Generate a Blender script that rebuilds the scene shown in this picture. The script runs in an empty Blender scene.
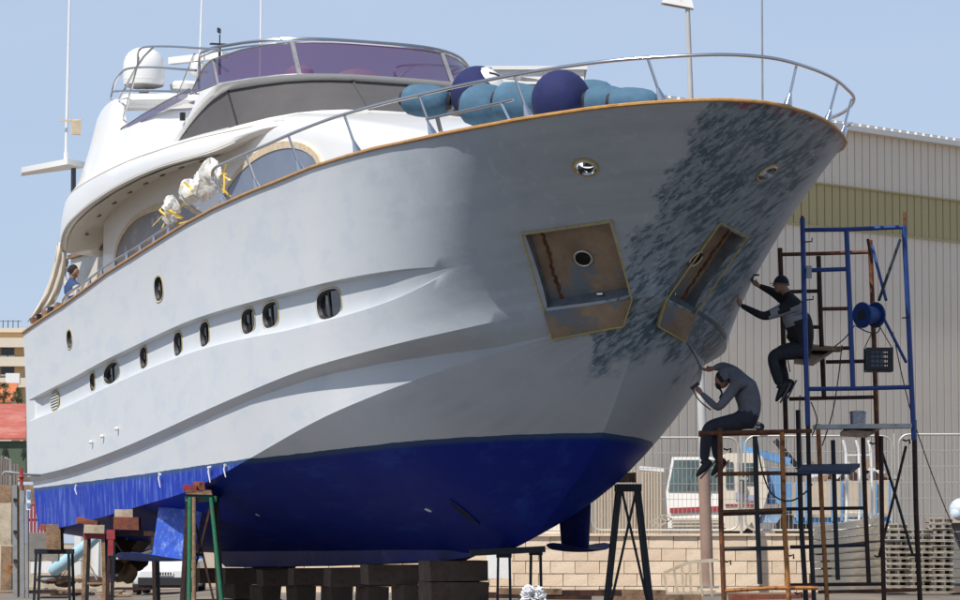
import bpy, bmesh, math, random
from mathutils import Vector, Matrix
random.seed(7)
R = math.radians
scene = bpy.context.scene
col = scene.collection

# ------------------------------------------------------------------ camera, sky, sun
PITCH = math.atan(240/3600); CZ = 1.6; FL = 3600.0
cd = bpy.data.cameras.new('camera'); cam = bpy.data.objects.new('camera', cd); col.objects.link(cam)
cd.sensor_width = 36; cd.lens = 135; cd.clip_start = 0.5; cd.clip_end = 3000
cam.location = (0, 0, CZ); cam.rotation_euler = (math.pi/2 + PITCH, 0, 0)
scene.camera = cam
SUN_EL = R(55); SUN_H = Vector((-0.61, -0.79)).normalized()
world = bpy.data.worlds.new('World'); scene.world = world; world.use_nodes = True
wn = world.node_tree; bg = wn.nodes['Background']
sky = wn.nodes.new('ShaderNodeTexSky'); sky.sky_type = 'NISHITA'; sky.sun_disc = False
sky.sun_elevation = SUN_EL; sky.sun_rotation = math.atan2(SUN_H.x, SUN_H.y)
sky.air_density = 1.0; sky.dust_density = 0.45; sky.ozone_density = 2.6
mxs = wn.nodes.new('ShaderNodeMix'); mxs.data_type = 'RGBA'
mxs.inputs['B'].default_value = (5.4, 6.7, 9.15, 1)   # pale haze veil, thick at the horizon and thinning out with height
tcw = wn.nodes.new('ShaderNodeTexCoord'); spw = wn.nodes.new('ShaderNodeSeparateXYZ'); wn.links.new(tcw.outputs['Generated'], spw.inputs[0])
mrw = wn.nodes.new('ShaderNodeMapRange'); mrw.interpolation_type = 'SMOOTHSTEP'
for k_, v_ in (('From Min', .06), ('From Max', .62), ('To Min', .74), ('To Max', .34)): mrw.inputs[k_].default_value = v_
wn.links.new(spw.outputs[2], mrw.inputs['Value']); wn.links.new(mrw.outputs[0], mxs.inputs['Factor'])
nzw = wn.nodes.new('ShaderNodeTexNoise'); nzw.inputs['Scale'].default_value = 2.2; nzw.inputs['Detail'].default_value = 7; nzw.inputs['Roughness'].default_value = .6
mpw = wn.nodes.new('ShaderNodeMapping'); mpw.inputs['Scale'].default_value = (1, 1, 4.5); wn.links.new(tcw.outputs['Generated'], mpw.inputs[0]); wn.links.new(mpw.outputs[0], nzw.inputs['Vector'])
clw = wn.nodes.new('ShaderNodeMapRange')
for k_, v_ in (('From Min', .45), ('From Max', .75), ('To Min', 0), ('To Max', .16)): clw.inputs[k_].default_value = v_
wn.links.new(nzw.outputs['Fac'], clw.inputs['Value'])
mx2 = wn.nodes.new('ShaderNodeMix'); mx2.data_type = 'RGBA'; mx2.inputs['B'].default_value = (8.2, 8.6, 9.6, 1)   # thin high cloud
wn.links.new(clw.outputs[0], mx2.inputs['Factor']); wn.links.new(mxs.outputs['Result'], mx2.inputs['A'])
wn.links.new(sky.outputs[0], mxs.inputs['A']); wn.links.new(mx2.outputs['Result'], bg.inputs[0]); bg.inputs[1].default_value = 0.095
sd = bpy.data.lights.new('sun', 'SUN'); so = bpy.data.objects.new('sun', sd); col.objects.link(so)
sd.energy = 5.0; sd.angle = R(0.5); sd.color = (1.0, 0.955, 0.89)
sdir = Vector((SUN_H.x*math.cos(SUN_EL), SUN_H.y*math.cos(SUN_EL), math.sin(SUN_EL)))
so.rotation_euler = sdir.to_track_quat('Z', 'Y').to_euler(); so.location = (-40, -20, 60)
scene.view_settings.view_transform = 'Standard'; scene.view_settings.look = 'None'
scene.view_settings.gamma = 1; scene.view_settings.exposure = 0.0

# ------------------------------------------------------------------ measuring helpers
def at(x, y, d):
    """point of the place seen at photo pixel x,y (960x600) on the plane Y=d"""
    a = (x-480)/FL; b = (300-y)/FL; c, s = math.cos(PITCH), math.sin(PITCH)
    ry = c-b*s; rz = s+b*c
    return Vector((a*d/ry, d, CZ+rz*d/ry))
AL = R(22); TX = 3.35; D0 = 45.0; LT = math.tan(R(1.0))
HX, HY = math.sin(AL), -math.cos(AL); PX, PY = math.cos(AL), math.sin(AL)
def BW(s, y, z):  # boat frame (metres aft of stem head, to port, up) -> world
    return Vector((TX-s*HX+y*PX, D0-s*HY+y*PY, z-y*LT))
def BL(s, y, z):  # same point in the local frame of the yacht's empty
    return Vector((-s, y, z-y*LT))
def ip(tab, x):   # monotone cubic through a table
    xs = [t[0] for t in tab]; ys = [t[1] for t in tab]
    if x <= xs[0]: return ys[0]
    if x >= xs[-1]: return ys[-1]
    n = len(xs); k = max(i for i in range(n-1) if xs[i] <= x)
    d = [(ys[i+1]-ys[i])/(xs[i+1]-xs[i]) for i in range(n-1)]
    def m(i):
        if i == 0: return d[0]
        if i == n-1: return d[-1]
        if d[i-1]*d[i] <= 0: return 0
        h0 = xs[i]-xs[i-1]; h1 = xs[i+1]-xs[i]; w1 = 2*h1+h0; w2 = h1+2*h0
        return (w1+w2)/(w1/d[i-1]+w2/d[i])
    h = xs[k+1]-xs[k]; t = (x-xs[k])/h
    return (2*t**3-3*t*t+1)*ys[k]+(t**3-2*t*t+t)*h*m(k)+(-2*t**3+3*t*t)*ys[k+1]+(t**3-t*t)*h*m(k+1)
def sm(tab, x, w):  # table value smoothed over +-w
    return (ip(tab, x-w)+2*ip(tab, x-w/2)+3*ip(tab, x)+2*ip(tab, x+w/2)+ip(tab, x+w))/9
def lerp(a, b, t): return a+(b-a)*t

# ------------------------------------------------------------------ materials
def mat(name, color, rough=0.6, metal=0.0, vary=0.12, scale=3.0, bump=0.0, bscale=40.0, dirt=None, dscale=1.2, dlow=0.5, dhigh=0.7, coat=0.0, spec=0.5, alpha=None, trans=0.0):
    m = bpy.data.materials.new(name); m.use_nodes = True; nt = m.node_tree; b = nt.nodes['Principled BSDF']
    b.inputs['Roughness'].default_value = rough; b.inputs['Metallic'].default_value = metal
    b.inputs['Coat Weight'].default_value = coat; b.inputs['Specular IOR Level'].default_value = spec
    if trans: b.inputs['Transmission Weight'].default_value = trans
    if alpha is not None: b.inputs['Alpha'].default_value = alpha
    tc = nt.nodes.new('ShaderNodeTexCoord'); c = (*color, 1)
    n = nt.nodes.new('ShaderNodeTexNoise'); n.inputs['Scale'].default_value = scale; n.inputs['Detail'].default_value = 6; n.inputs['Roughness'].default_value = .65
    nt.links.new(tc.outputs['Object'], n.inputs['Vector'])
    mr = nt.nodes.new('ShaderNodeMapRange'); mr.inputs['From Min'].default_value = .3; mr.inputs['From Max'].default_value = .7
    mr.inputs['To Min'].default_value = 1-vary; mr.inputs['To Max'].default_value = 1+vary
    nt.links.new(n.outputs['Fac'], mr.inputs['Value'])
    mx = nt.nodes.new('ShaderNodeVectorMath'); mx.operation = 'SCALE'; mx.inputs[0].default_value = color
    nt.links.new(mr.outputs[0], mx.inputs['Scale']); out = mx.outputs[0]
    if dirt:
        n2 = nt.nodes.new('ShaderNodeTexNoise'); n2.inputs['Scale'].default_value = dscale; n2.inputs['Detail'].default_value = 8; n2.inputs['Roughness'].default_value = .7
        nt.links.new(tc.outputs['Object'], n2.inputs['Vector'])
        m2 = nt.nodes.new('ShaderNodeMapRange'); m2.inputs['From Min'].default_value = dlow; m2.inputs['From Max'].default_value = dhigh
        nt.links.new(n2.outputs['Fac'], m2.inputs['Value'])
        mm = nt.nodes.new('ShaderNodeMix'); mm.data_type = 'RGBA'
        nt.links.new(m2.outputs[0], mm.inputs['Factor']); nt.links.new(out, mm.inputs['A']); mm.inputs['B'].default_value = (*dirt, 1); out = mm.outputs['Result']
    nt.links.new(out, b.inputs['Base Color'])
    if bump:
        n3 = nt.nodes.new('ShaderNodeTexNoise'); n3.inputs['Scale'].default_value = bscale; n3.inputs['Detail'].default_value = 5
        nt.links.new(tc.outputs['Object'], n3.inputs['Vector'])
        bp = nt.nodes.new('ShaderNodeBump'); bp.inputs['Strength'].default_value = bump; bp.inputs['Distance'].default_value = .02
        nt.links.new(n3.outputs['Fac'], bp.inputs['Height']); nt.links.new(bp.outputs[0], b.inputs['Normal'])
    return m
M = {}
M['gel'] = mat('white_gelcoat', (.80, .79, .76), .28, vary=.03, scale=.8, coat=.3)
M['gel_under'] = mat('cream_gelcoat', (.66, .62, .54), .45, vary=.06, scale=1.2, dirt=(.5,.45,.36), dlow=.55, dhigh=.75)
M['steel'] = mat('stainless_steel', (.62, .62, .63), .18, 1.0, vary=.05)
M['wood_cap'] = mat('varnished_cap_rail', (.46, .24, .07), .35, vary=.25, scale=9, dirt=(.25,.11,.04), dscale=3, dlow=.6, dhigh=.72)
M['tape'] = mat('masking_tape', (.42, .33, .11), .6, vary=.25, scale=20)
M['tape_cream'] = mat('cream_masking_tape', (.62, .50, .34), .6, vary=.2, scale=8, dirt=(.5,.25,.07), dscale=4, dlow=.58, dhigh=.66)
M['glass_dark'] = mat('dark_window_glass', (.018, .018, .018), .08, vary=.3, scale=3, spec=.6)
M['glass_blue'] = mat('grey_blue_window_film', (.17, .20, .27), .35, vary=.12, scale=1.5)
M['glass_brown'] = mat('brown_window_film', (.17, .14, .13), .3, vary=.3, scale=1.5, dirt=(.38,.35,.33), dscale=2.2, dlow=.56, dhigh=.62)
M['fabric_grey'] = mat('grey_window_cover', (.085, .08, .08), .85, vary=.1, scale=2, bump=.15, bscale=120)
M['rubber'] = mat('black_rubber', (.02, .02, .022), .6)
M['fender_blue'] = mat('light_blue_fender_cover', (.065, .145, .22), .85, vary=.2, scale=3, bump=.6, bscale=7, dirt=(.04,.09,.14), dscale=2)
M['fender_navy'] = mat('navy_fender_cover', (.011, .016, .085), .85, vary=.2, scale=3, bump=.5, bscale=6)
M['rust'] = mat('rusty_steel', (.12, .045, .022), .75, .3, vary=.35, scale=8, dirt=(.30,.11,.03), dscale=5, dlow=.5, dhigh=.66, bump=.3, bscale=90)
M['rust_dark'] = mat('dark_rusty_steel', (.045, .022, .018), .75, .3, vary=.35, scale=8, dirt=(.12,.045,.02), dscale=4, dlow=.52, dhigh=.7)
M['rust_orange'] = mat('orange_painted_steel', (.42, .17, .04), .6, .2, vary=.3, scale=6, dirt=(.10,.04,.02), dscale=6, dlow=.5, dhigh=.62)
M['blue_paint'] = mat('blue_painted_steel', (.010, .042, .19), .45, .1, vary=.25, scale=6, dirt=(.06,.025,.02), dscale=5, dlow=.62, dhigh=.7)
M['dark_steel'] = mat('dark_painted_steel', (.022, .026, .032), .5, .4, vary=.3, scale=6, dirt=(.08,.04,.02), dscale=5, dlow=.6, dhigh=.72)
M['grey_steel'] = mat('galvanised_steel', (.36, .36, .35), .5, .6, vary=.2, scale=5, dirt=(.2,.13,.08), dscale=3, dlow=.6, dhigh=.75)
M['red_paint'] = mat('worn_red_paint', (.33, .035, .04), .6, vary=.3, scale=9, dirt=(.12,.06,.05), dscale=7, dlow=.52, dhigh=.62)
M['green_paint'] = mat('worn_green_paint', (.02, .16, .08), .6, vary=.3, scale=9, dirt=(.12,.08,.06), dscale=7, dlow=.55, dhigh=.62)
M['timber'] = mat('old_timber', (.27, .17, .10), .85, vary=.35, scale=7, dirt=(.08,.05,.035), dscale=3, dlow=.5, dhigh=.7, bump=.4, bscale=30)
M['timber_red'] = mat('red_brown_timber', (.24, .07, .035), .85, vary=.3, scale=7, dirt=(.09,.04,.03), dscale=3, bump=.4, bscale=30)
M['timber_pale'] = mat('pale_timber', (.50, .42, .31), .85, vary=.2, scale=6, dirt=(.25,.2,.14), dscale=3, dlow=.5, dhigh=.7, bump=.3, bscale=30)
M['timber_dark'] = mat('shade_dark_timber', (.15, .10, .068), .85, vary=.4, scale=6, dirt=(.06,.042,.032), dscale=3, bump=.4, bscale=30)  # keel timber tone, darkened to carry the shade under the hull
M['black'] = mat('black_plastic', (.012, .012, .014), .5)
M['white_paint'] = mat('white_paint', (.78, .77, .74), .45, vary=.05, dirt=(.5,.45,.38), dscale=2, dlow=.58, dhigh=.75)
M['plastic_white'] = mat('white_plastic_sheet', (.78, .79, .80), .5, vary=.06)

ORD = ['first','second','third','fourth','fifth','sixth','seventh','eighth','ninth','tenth','eleventh','twelfth','thirteenth','fourteenth','fifteenth','sixteenth','seventeenth','eighteenth','nineteenth','twentieth']
# ------------------------------------------------------------------ mesh builder
class MB:
    def __init__(s): s.v = []; s.f = []; s.m = []; s.sm = []
    def add(s, vs, fs, mi=0, smooth=False):
        o = len(s.v); s.v += [Vector(v) for v in vs]
        for f in fs: s.f.append([o+i for i in f]); s.m.append(mi); s.sm.append(smooth)
        return s
    def box(s, c, size, rot=None, mi=0, jit=0.0):
        c = Vector(c); hx, hy, hz = size[0]/2, size[1]/2, size[2]/2
        vs = [Vector((x*hx, y*hy, z*hz)) for x in (-1, 1) for y in (-1, 1) for z in (-1, 1)]
        if jit: vs = [v+Vector([random.uniform(-jit, jit) for _ in range(3)]) for v in vs]
        if rot is not None:
            rm = rot if isinstance(rot, Matrix) else Matrix.Rotation(rot, 3, 'Z'); vs = [rm @ v for v in vs]
        return s.add([v+c for v in vs], [(0,1,3,2),(4,6,7,5),(0,4,5,1),(2,3,7,6),(0,2,6,4),(1,5,7,3)], mi)
    def beam(s, a, b, w, h, up=(0,0,1), mi=0):
        a = Vector(a); b = Vector(b); d = (b-a).normalized(); u = Vector(up)
        if abs(d.dot(u)) > .98: u = Vector((0, 1, 0))
        x = d.cross(u).normalized(); z = x.cross(d)
        vs = [p+x*(i*w/2)+z*(j*h/2) for p in (a, b) for i in (-1, 1) for j in (-1, 1)]
        return s.add(vs, [(0,1,3,2),(4,6,7,5),(0,4,5,1),(2,3,7,6),(0,2,6,4),(1,5,7,3)], mi)
    def tube(s, pts, r, n=8, mi=0, closed=False):
        pts = [Vector(p) for p in pts]; N = len(pts); rr = r if isinstance(r, (list, tuple)) else [r]*N
        vs = []; fs = []; prev = None
        for i, p in enumerate(pts):
            if closed: t = pts[(i+1) % N]-pts[i-1]
            else: t = pts[min(i+1, N-1)]-pts[max(i-1, 0)]
            if t.length < 1e-9: t = Vector((0, 0, 1))
            t.normalize()
            if prev is None:
                a = Vector((0, 0, 1)) if abs(t.z) < .9 else Vector((1, 0, 0)); x = t.cross(a).normalized()
            else:
                x = prev-t*prev.dot(t)
                x = x.normalized() if x.length > 1e-6 else t.orthogonal().normalized()
            prev = x; y = t.cross(x)
            vs += [p+(x*math.cos(2*math.pi*k/n)+y*math.sin(2*math.pi*k/n))*rr[i] for k in range(n)]
        for i in range(N if closed else N-1):
            j = (i+1) % N
            for k in range(n): fs.append((i*n+k, i*n+(k+1) % n, j*n+(k+1) % n, j*n+k))
        o = len(s.v); s.add(vs, fs, mi, True)
        if not closed: s.f += [[o+k for k in range(n)][::-1], [o+(N-1)*n+k for k in range(n)]]; s.m += [mi, mi]; s.sm += [False, False]
        return s
    def lathe(s, prof, c=(0,0,0), axis=(0,0,1), n=20, mi=0, smooth=True):
        """prof: list of (radius, height)"""
        c = Vector(c); q = Vector((0,0,1)).rotation_difference(Vector(axis).normalized())
        vs = []; fs = []
        for (r, h) in prof:
            vs += [c+q @ Vector((r*math.cos(2*math.pi*k/n), r*math.sin(2*math.pi*k/n), h)) for k in range(n)]
        for i in range(len(prof)-1):
            for k in range(n): fs.append((i*n+k, i*n+(k+1) % n, (i+1)*n+(k+1) % n, (i+1)*n+k))
        o = len(s.v); s.add(vs, fs, mi, smooth)
        for i, fl in ((0, True), (len(prof)-1, False)):
            if prof[i][0] > 1e-4:
                f = [o+i*n+k for k in range(n)]; s.f.append(f[::-1] if fl else f); s.m.append(mi); s.sm.append(False)
        return s
    def grid(s, rows, mi=0, smooth=True, flip=False, closed=False):
        n = len(rows[0]); vs = [p for r in rows for p in r]; fs = []
        for i in range(len(rows)-1):
            for k in range(n if closed else n-1):
                f = (i*n+k, i*n+(k+1) % n, (i+1)*n+(k+1) % n, (i+1)*n+k); fs.append(f[::-1] if flip else f)
        return s.add(vs, fs, mi, smooth)
    def slab(s, poly, off, mi=0):
        """polygon (list of points) thickened by vector off"""
        n = len(poly); off = Vector(off); vs = [Vector(p) for p in poly]+[Vector(p)+off for p in poly]
        return s.add(vs, [tuple(range(n))[::-1], tuple(range(n, 2*n))]+[(i, (i+1) % n, n+(i+1) % n, n+i) for i in range(n)], mi)
    def sphere(s, c, r, n=16, mi=0, sc=(1,1,1), rot=None):
        c = Vector(c); rows = []
        for i in range(n//2+1):
            th = math.pi*i/(n//2); rr = max(math.sin(th), 1e-3)
            row = []
            for k in range(n):
                v = Vector((rr*math.cos(2*math.pi*k/n)*r*sc[0], rr*math.sin(2*math.pi*k/n)*r*sc[1], math.cos(th)*r*sc[2]))
                if rot is not None: v = rot @ v
                row.append(v+c)
            rows.append(row)
        return s.grid(rows, mi, True, closed=True, flip=True)
    def make(s, name, mats, parent=None, origin=None, kind=None, fix=True):
        """vertices are in world space (or the parent's frame when origin is 'local')"""
        if origin == 'local': off = Vector((0,0,0)); loc = Vector((0,0,0))
        elif parent is not None:
            off = Vector((0,0,0)); q = parent; loc = Vector((0,0,0))
            while q is not None: off += q.location; q = q.parent
        else:
            if origin is None:
                mn = [min(v[i] for v in s.v) for i in range(3)]; mxx = [max(v[i] for v in s.v) for i in range(3)]
                origin = Vector(((mn[0]+mxx[0])/2, (mn[1]+mxx[1])/2, mn[2]))
            off = Vector(origin); loc = off
        me = bpy.data.meshes.new(name); me.from_pydata([v-off for v in s.v], [], s.f)
        for m in (mats if isinstance(mats, (list, tuple)) else [mats]): me.materials.append(m)
        me.polygons.foreach_set('material_index', s.m); me.polygons.foreach_set('use_smooth', s.sm)
        if fix:
            bm = bmesh.new(); bm.from_mesh(me); bmesh.ops.recalc_face_normals(bm, faces=bm.faces); bm.to_mesh(me); bm.free()
        me.update(); me.set_sharp_from_angle(angle=R(40))
        o = bpy.data.objects.new(name, me); col.objects.link(o); o.location = loc
        if parent is not None: o.parent = parent
        if kind: o['kind'] = kind
        return o
def empty(name, loc, rz=0.0):
    o = bpy.data.objects.new(name, None); col.objects.link(o); o.location = Vector(loc); o.rotation_euler = (0, 0, rz); o.empty_display_size = .3
    return o
def tag(o, label, cat, group=None):
    o['label'] = label; o['category'] = cat
    if group: o['group'] = group
    return o
def thing(name, loc, label, cat, group=None, rz=0.0): return tag(empty(name, loc, rz), label, cat, group)
def copy_tree(o, parent=None):
    c = o.copy(); col.objects.link(c)
    if parent is not None: c.parent = parent
    for ch in list(o.children): copy_tree(ch, c)
    return c
def smoothpath(pts, n=6):
    pts = [Vector(p) for p in pts]; out = []
    for i in range(len(pts)-1):
        p0 = pts[max(i-1, 0)]; p1 = pts[i]; p2 = pts[i+1]; p3 = pts[min(i+2, len(pts)-1)]
        for k in range(n):
            t = k/n
            out.append(.5*((2*p1)+(p2-p0)*t+(2*p0-5*p1+4*p2-p3)*t*t+(3*p1-p0-3*p2+p3)*t**3))
    return out+[pts[-1]]
# ------------------------------------------------------------------ hull paint
def N(nt, t, **kw):
    n = nt.nodes.new(t)
    for k, v in kw.items():
        if hasattr(n, k): setattr(n, k, v)
    return n
class NB:
    """small node builder: values are sockets or numbers"""
    def __init__(s, nt): s.nt = nt
    def set(s, sock, v):
        if isinstance(v, bpy.types.NodeSocket): s.nt.links.new(v, sock)
        else: sock.default_value = v
    def math(s, op, a, b=0.0, c=0.0, clamp=False):
        n = N(s.nt, 'ShaderNodeMath', operation=op, use_clamp=clamp); s.set(n.inputs[0], a); s.set(n.inputs[1], b)
        if op in ('MULTIPLY_ADD',): s.set(n.inputs[2], c)
        return n.outputs[0]
    def step(s, x, a, b):
        n = N(s.nt, 'ShaderNodeMapRange', interpolation_type='SMOOTHSTEP'); s.set(n.inputs['Value'], x); s.set(n.inputs['From Min'], a); s.set(n.inputs['From Max'], b); return n.outputs[0]
    def noise(s, vec, scale, detail=4, rough=.55, sc=None, dist=0.0):
        if sc is not None:
            mp = N(s.nt, 'ShaderNodeMapping'); mp.inputs['Scale'].default_value = sc[:3]
            if len(sc) > 3: mp.inputs['Rotation'].default_value = sc[3]
            s.nt.links.new(vec, mp.inputs['Vector']); vec = mp.outputs[0]
        n = N(s.nt, 'ShaderNodeTexNoise'); s.nt.links.new(vec, n.inputs['Vector']); n.inputs['Scale'].default_value = scale
        n.inputs['Detail'].default_value = detail; n.inputs['Roughness'].default_value = rough; n.inputs['Distortion'].default_value = dist; return n.outputs['Fac']
    def mix(s, f, a, b):
        n = N(s.nt, 'ShaderNodeMix', data_type='RGBA'); s.set(n.inputs['Factor'], f)
        for k, v in (('A', a), ('B', b)):
            if isinstance(v, tuple): v = (*v, 1) if len(v) == 3 else v
            s.set(n.inputs[k], v)
        return n.outputs['Result']
def hull_material():
    m = bpy.data.materials.new('hull_paint'); m.use_nodes = True; nt = m.node_tree; b = nt.nodes['Principled BSDF']; q = NB(nt)
    tc = N(nt, 'ShaderNodeTexCoord'); ob = tc.outputs['Object']; sp = N(nt, 'ShaderNodeSeparateXYZ'); nt.links.new(ob, sp.inputs[0]); X, Y, Z = sp.outputs
    s_ = q.math('MULTIPLY', X, -1.0); zb = q.math('MULTIPLY_ADD', Y, LT, Z)
    uv = N(nt, 'ShaderNodeUVMap'); uv.uv_map = 'st'; us = N(nt, 'ShaderNodeSeparateXYZ'); nt.links.new(uv.outputs[0], us.inputs[0]); V = us.outputs[1]
    # primer: grey toward the bow, whiter aft, with rolled and filled patches
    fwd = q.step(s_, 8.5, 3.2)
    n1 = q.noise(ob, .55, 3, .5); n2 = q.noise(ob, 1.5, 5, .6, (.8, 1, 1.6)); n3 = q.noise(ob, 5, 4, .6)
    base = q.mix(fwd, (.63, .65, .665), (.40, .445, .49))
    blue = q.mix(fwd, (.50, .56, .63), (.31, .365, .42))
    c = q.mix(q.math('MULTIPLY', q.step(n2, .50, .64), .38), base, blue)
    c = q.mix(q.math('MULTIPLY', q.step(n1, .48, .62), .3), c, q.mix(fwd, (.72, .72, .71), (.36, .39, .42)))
    # square-ish filler panels
    br = N(nt, 'ShaderNodeTexBrick'); mp = N(nt, 'ShaderNodeMapping'); mp.inputs['Rotation'].default_value = (R(90), 0, 0); mp.inputs['Scale'].default_value = (.8, .9, 1.1)
    uvm = N(nt, 'ShaderNodeMapping'); uvm.inputs['Scale'].default_value = (.55, 5.5, 1); uvm.inputs['Rotation'].default_value = (0, 0, R(4)); nt.links.new(uv.outputs[0], uvm.inputs[0]); nt.links.new(uvm.outputs[0], br.inputs['Vector'])
    br.inputs['Color1'].default_value = (0, 0, 0, 1); br.inputs['Color2'].default_value = (1, 1, 1, 1); br.inputs['Mortar'].default_value = (.5, .5, .5, 1); br.inputs['Scale'].default_value = 1.0; br.inputs['Mortar Size'].default_value = .03
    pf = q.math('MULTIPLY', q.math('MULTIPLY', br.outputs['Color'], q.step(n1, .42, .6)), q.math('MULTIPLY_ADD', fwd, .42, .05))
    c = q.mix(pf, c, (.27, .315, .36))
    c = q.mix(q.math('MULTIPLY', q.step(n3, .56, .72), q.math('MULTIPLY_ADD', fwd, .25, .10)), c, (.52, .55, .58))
    # bands of different primer above the chine at the bow
    c = q.mix(q.math('MULTIPLY', q.step(V, 1.02, 1.06), q.math('MULTIPLY_ADD', fwd, .35, .0)), c, (.34, .32, .31))
    # wet sanded area round the stem and port bow
    def dot(v):
        n = N(nt, 'ShaderNodeVectorMath', operation='DOT_PRODUCT'); nt.links.new(ob, n.inputs[0]); n.inputs[1].default_value = v; return n.outputs['Value']
    cb = N(nt, 'ShaderNodeCombineXYZ'); q.set(cb.inputs[0], q.math('MULTIPLY', dot((.29, .71, .64)), .55)); q.set(cb.inputs[1], q.math('MULTIPLY', dot((-.24, -.59, .77)), 2.3)); q.set(cb.inputs[2], q.math('MULTIPLY', dot((.93, -.37, 0)), .8))
    sw = cb.outputs[0]
    st = q.noise(sw, 6.8, 5, .62); st2 = q.noise(ob, 1.3, 4, .6); st3 = q.noise(sw, 12.5, 4, .6)
    st = q.math('ADD', st, q.math('MULTIPLY_ADD', st2, .38, -.165))
    rag = q.noise(ob, 1.6, 3, .6); rg2 = q.noise(sw, 6.5, 5, .7)
    edge = q.math('ADD', Y, q.math('ADD', q.math('MULTIPLY_ADD', rag, .9, -.45), q.math('MULTIPLY_ADD', rg2, .5, -.25)))
    m1 = q.step(edge, -.52, -.40); m2 = q.step(q.math('ADD', Y, q.math('MULTIPLY_ADD', rag, .5, -.25)), 2.15, 1.75)
    m3 = q.step(q.math('ADD', zb, q.math('MULTIPLY_ADD', rag, 1.5, -.75)), 3.75, 4.1)
    msk = q.math('MULTIPLY', q.math('MULTIPLY', m1, m2), m3)
    dk = q.mix(q.step(st, .44, .58), (.062, .108, .142), (.235, .285, .335))
    dk = q.mix(q.math('MULTIPLY', q.step(st3, .54, .64), .75), dk, (.36, .41, .455))
    dens = q.step(q.math('ADD', n2, q.math('MULTIPLY', q.step(zb, 7.2, 4.5), .10)), .30, .52)
    c = q.mix(q.math('MULTIPLY', msk, q.math('MULTIPLY_ADD', dens, .3, .66)), c, dk)
    # red filler under the cap rail at the bow
    rd = q.math('MULTIPLY', q.math('MULTIPLY', q.step(V, .055, .015), q.step(Y, -.3, .0)), q.step(q.noise(ob, 6, 5, .7), .50, .58))
    c = q.mix(q.math('MULTIPLY', rd, .7), c, (.28, .03, .045))
    c = q.mix(q.math('MULTIPLY', q.step(V, -.02, -.06), 1.0), c, (.72, .72, .71))   # white inside of the bulwark
    # antifouling
    ds = q.math('SUBTRACT', s_, 4.46)
    zw = q.math('ADD', q.math('MULTIPLY_ADD', ds, -.0425, 3.06), q.math('MULTIPLY', q.math('MULTIPLY', ds, ds), .00075))
    rel = q.math('SUBTRACT', zw, zb)
    sv = q.noise(ob, 5.5, 5, .65, (1.6, 1.6, .22)); sv2 = q.noise(ob, 1.7, 7, .72, (.35, 1.2, 1.3, (0, R(20), 0))); sv3 = q.noise(ob, 14, 3, .6, (1, 1, .12))
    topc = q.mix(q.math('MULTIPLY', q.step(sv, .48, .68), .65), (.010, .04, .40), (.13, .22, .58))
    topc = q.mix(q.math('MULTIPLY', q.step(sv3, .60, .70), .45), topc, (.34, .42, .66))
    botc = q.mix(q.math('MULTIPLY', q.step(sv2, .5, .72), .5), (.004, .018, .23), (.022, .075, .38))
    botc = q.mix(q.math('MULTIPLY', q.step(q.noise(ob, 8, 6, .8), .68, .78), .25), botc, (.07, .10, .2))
    af = q.mix(q.step(V, 1.92, 2.05), topc, botc)  # blue turns darker below the chine, the underside's shade put into the colour
    af = q.mix(q.math('MULTIPLY', q.step(rel, .10, .03), .7), af, (.05, .10, .14))
    wob = q.math('MULTIPLY_ADD', q.noise(ob, 2.5, 3, .5), .03, -.015)
    wl = q.step(q.math('ADD', rel, wob), -.004, .004)
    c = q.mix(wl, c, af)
    nt.links.new(c, b.inputs['Base Color'])
    rough = q.math('MULTIPLY_ADD', n2, .25, .33)
    nt.links.new(rough, b.inputs['Roughness']); q.set(b.inputs['Specular IOR Level'], q.math('MULTIPLY_ADD', wl, -.38, .5))
    bp = N(nt, 'ShaderNodeBump'); bp.inputs['Strength'].default_value = .25; bp.inputs['Distance'].default_value = .01
    nt.links.new(q.noise(ob, 6, 6, .6), bp.inputs['Height']); nt.links.new(bp.outputs[0], b.inputs['Normal'])
    return m
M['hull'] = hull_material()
M['pocket'] = mat('bare_bronze_pocket', (.27, .195, .13), .45, .12, vary=.3, scale=2.6, dirt=(.16,.19,.22), dscale=1.5, dlow=.52, dhigh=.60, bump=.3, bscale=14)
M['pocket_side'] = mat('primed_pocket_side', (.15, .165, .18), .4, .3, vary=.35, scale=4, dirt=(.2,.1,.05), dscale=3, dlow=.58, dhigh=.66)
M['interior'] = mat('dark_interior', (.02, .018, .016), .8)
M['interior_white'] = mat('white_interior', (.75, .76, .78), .5)

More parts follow.
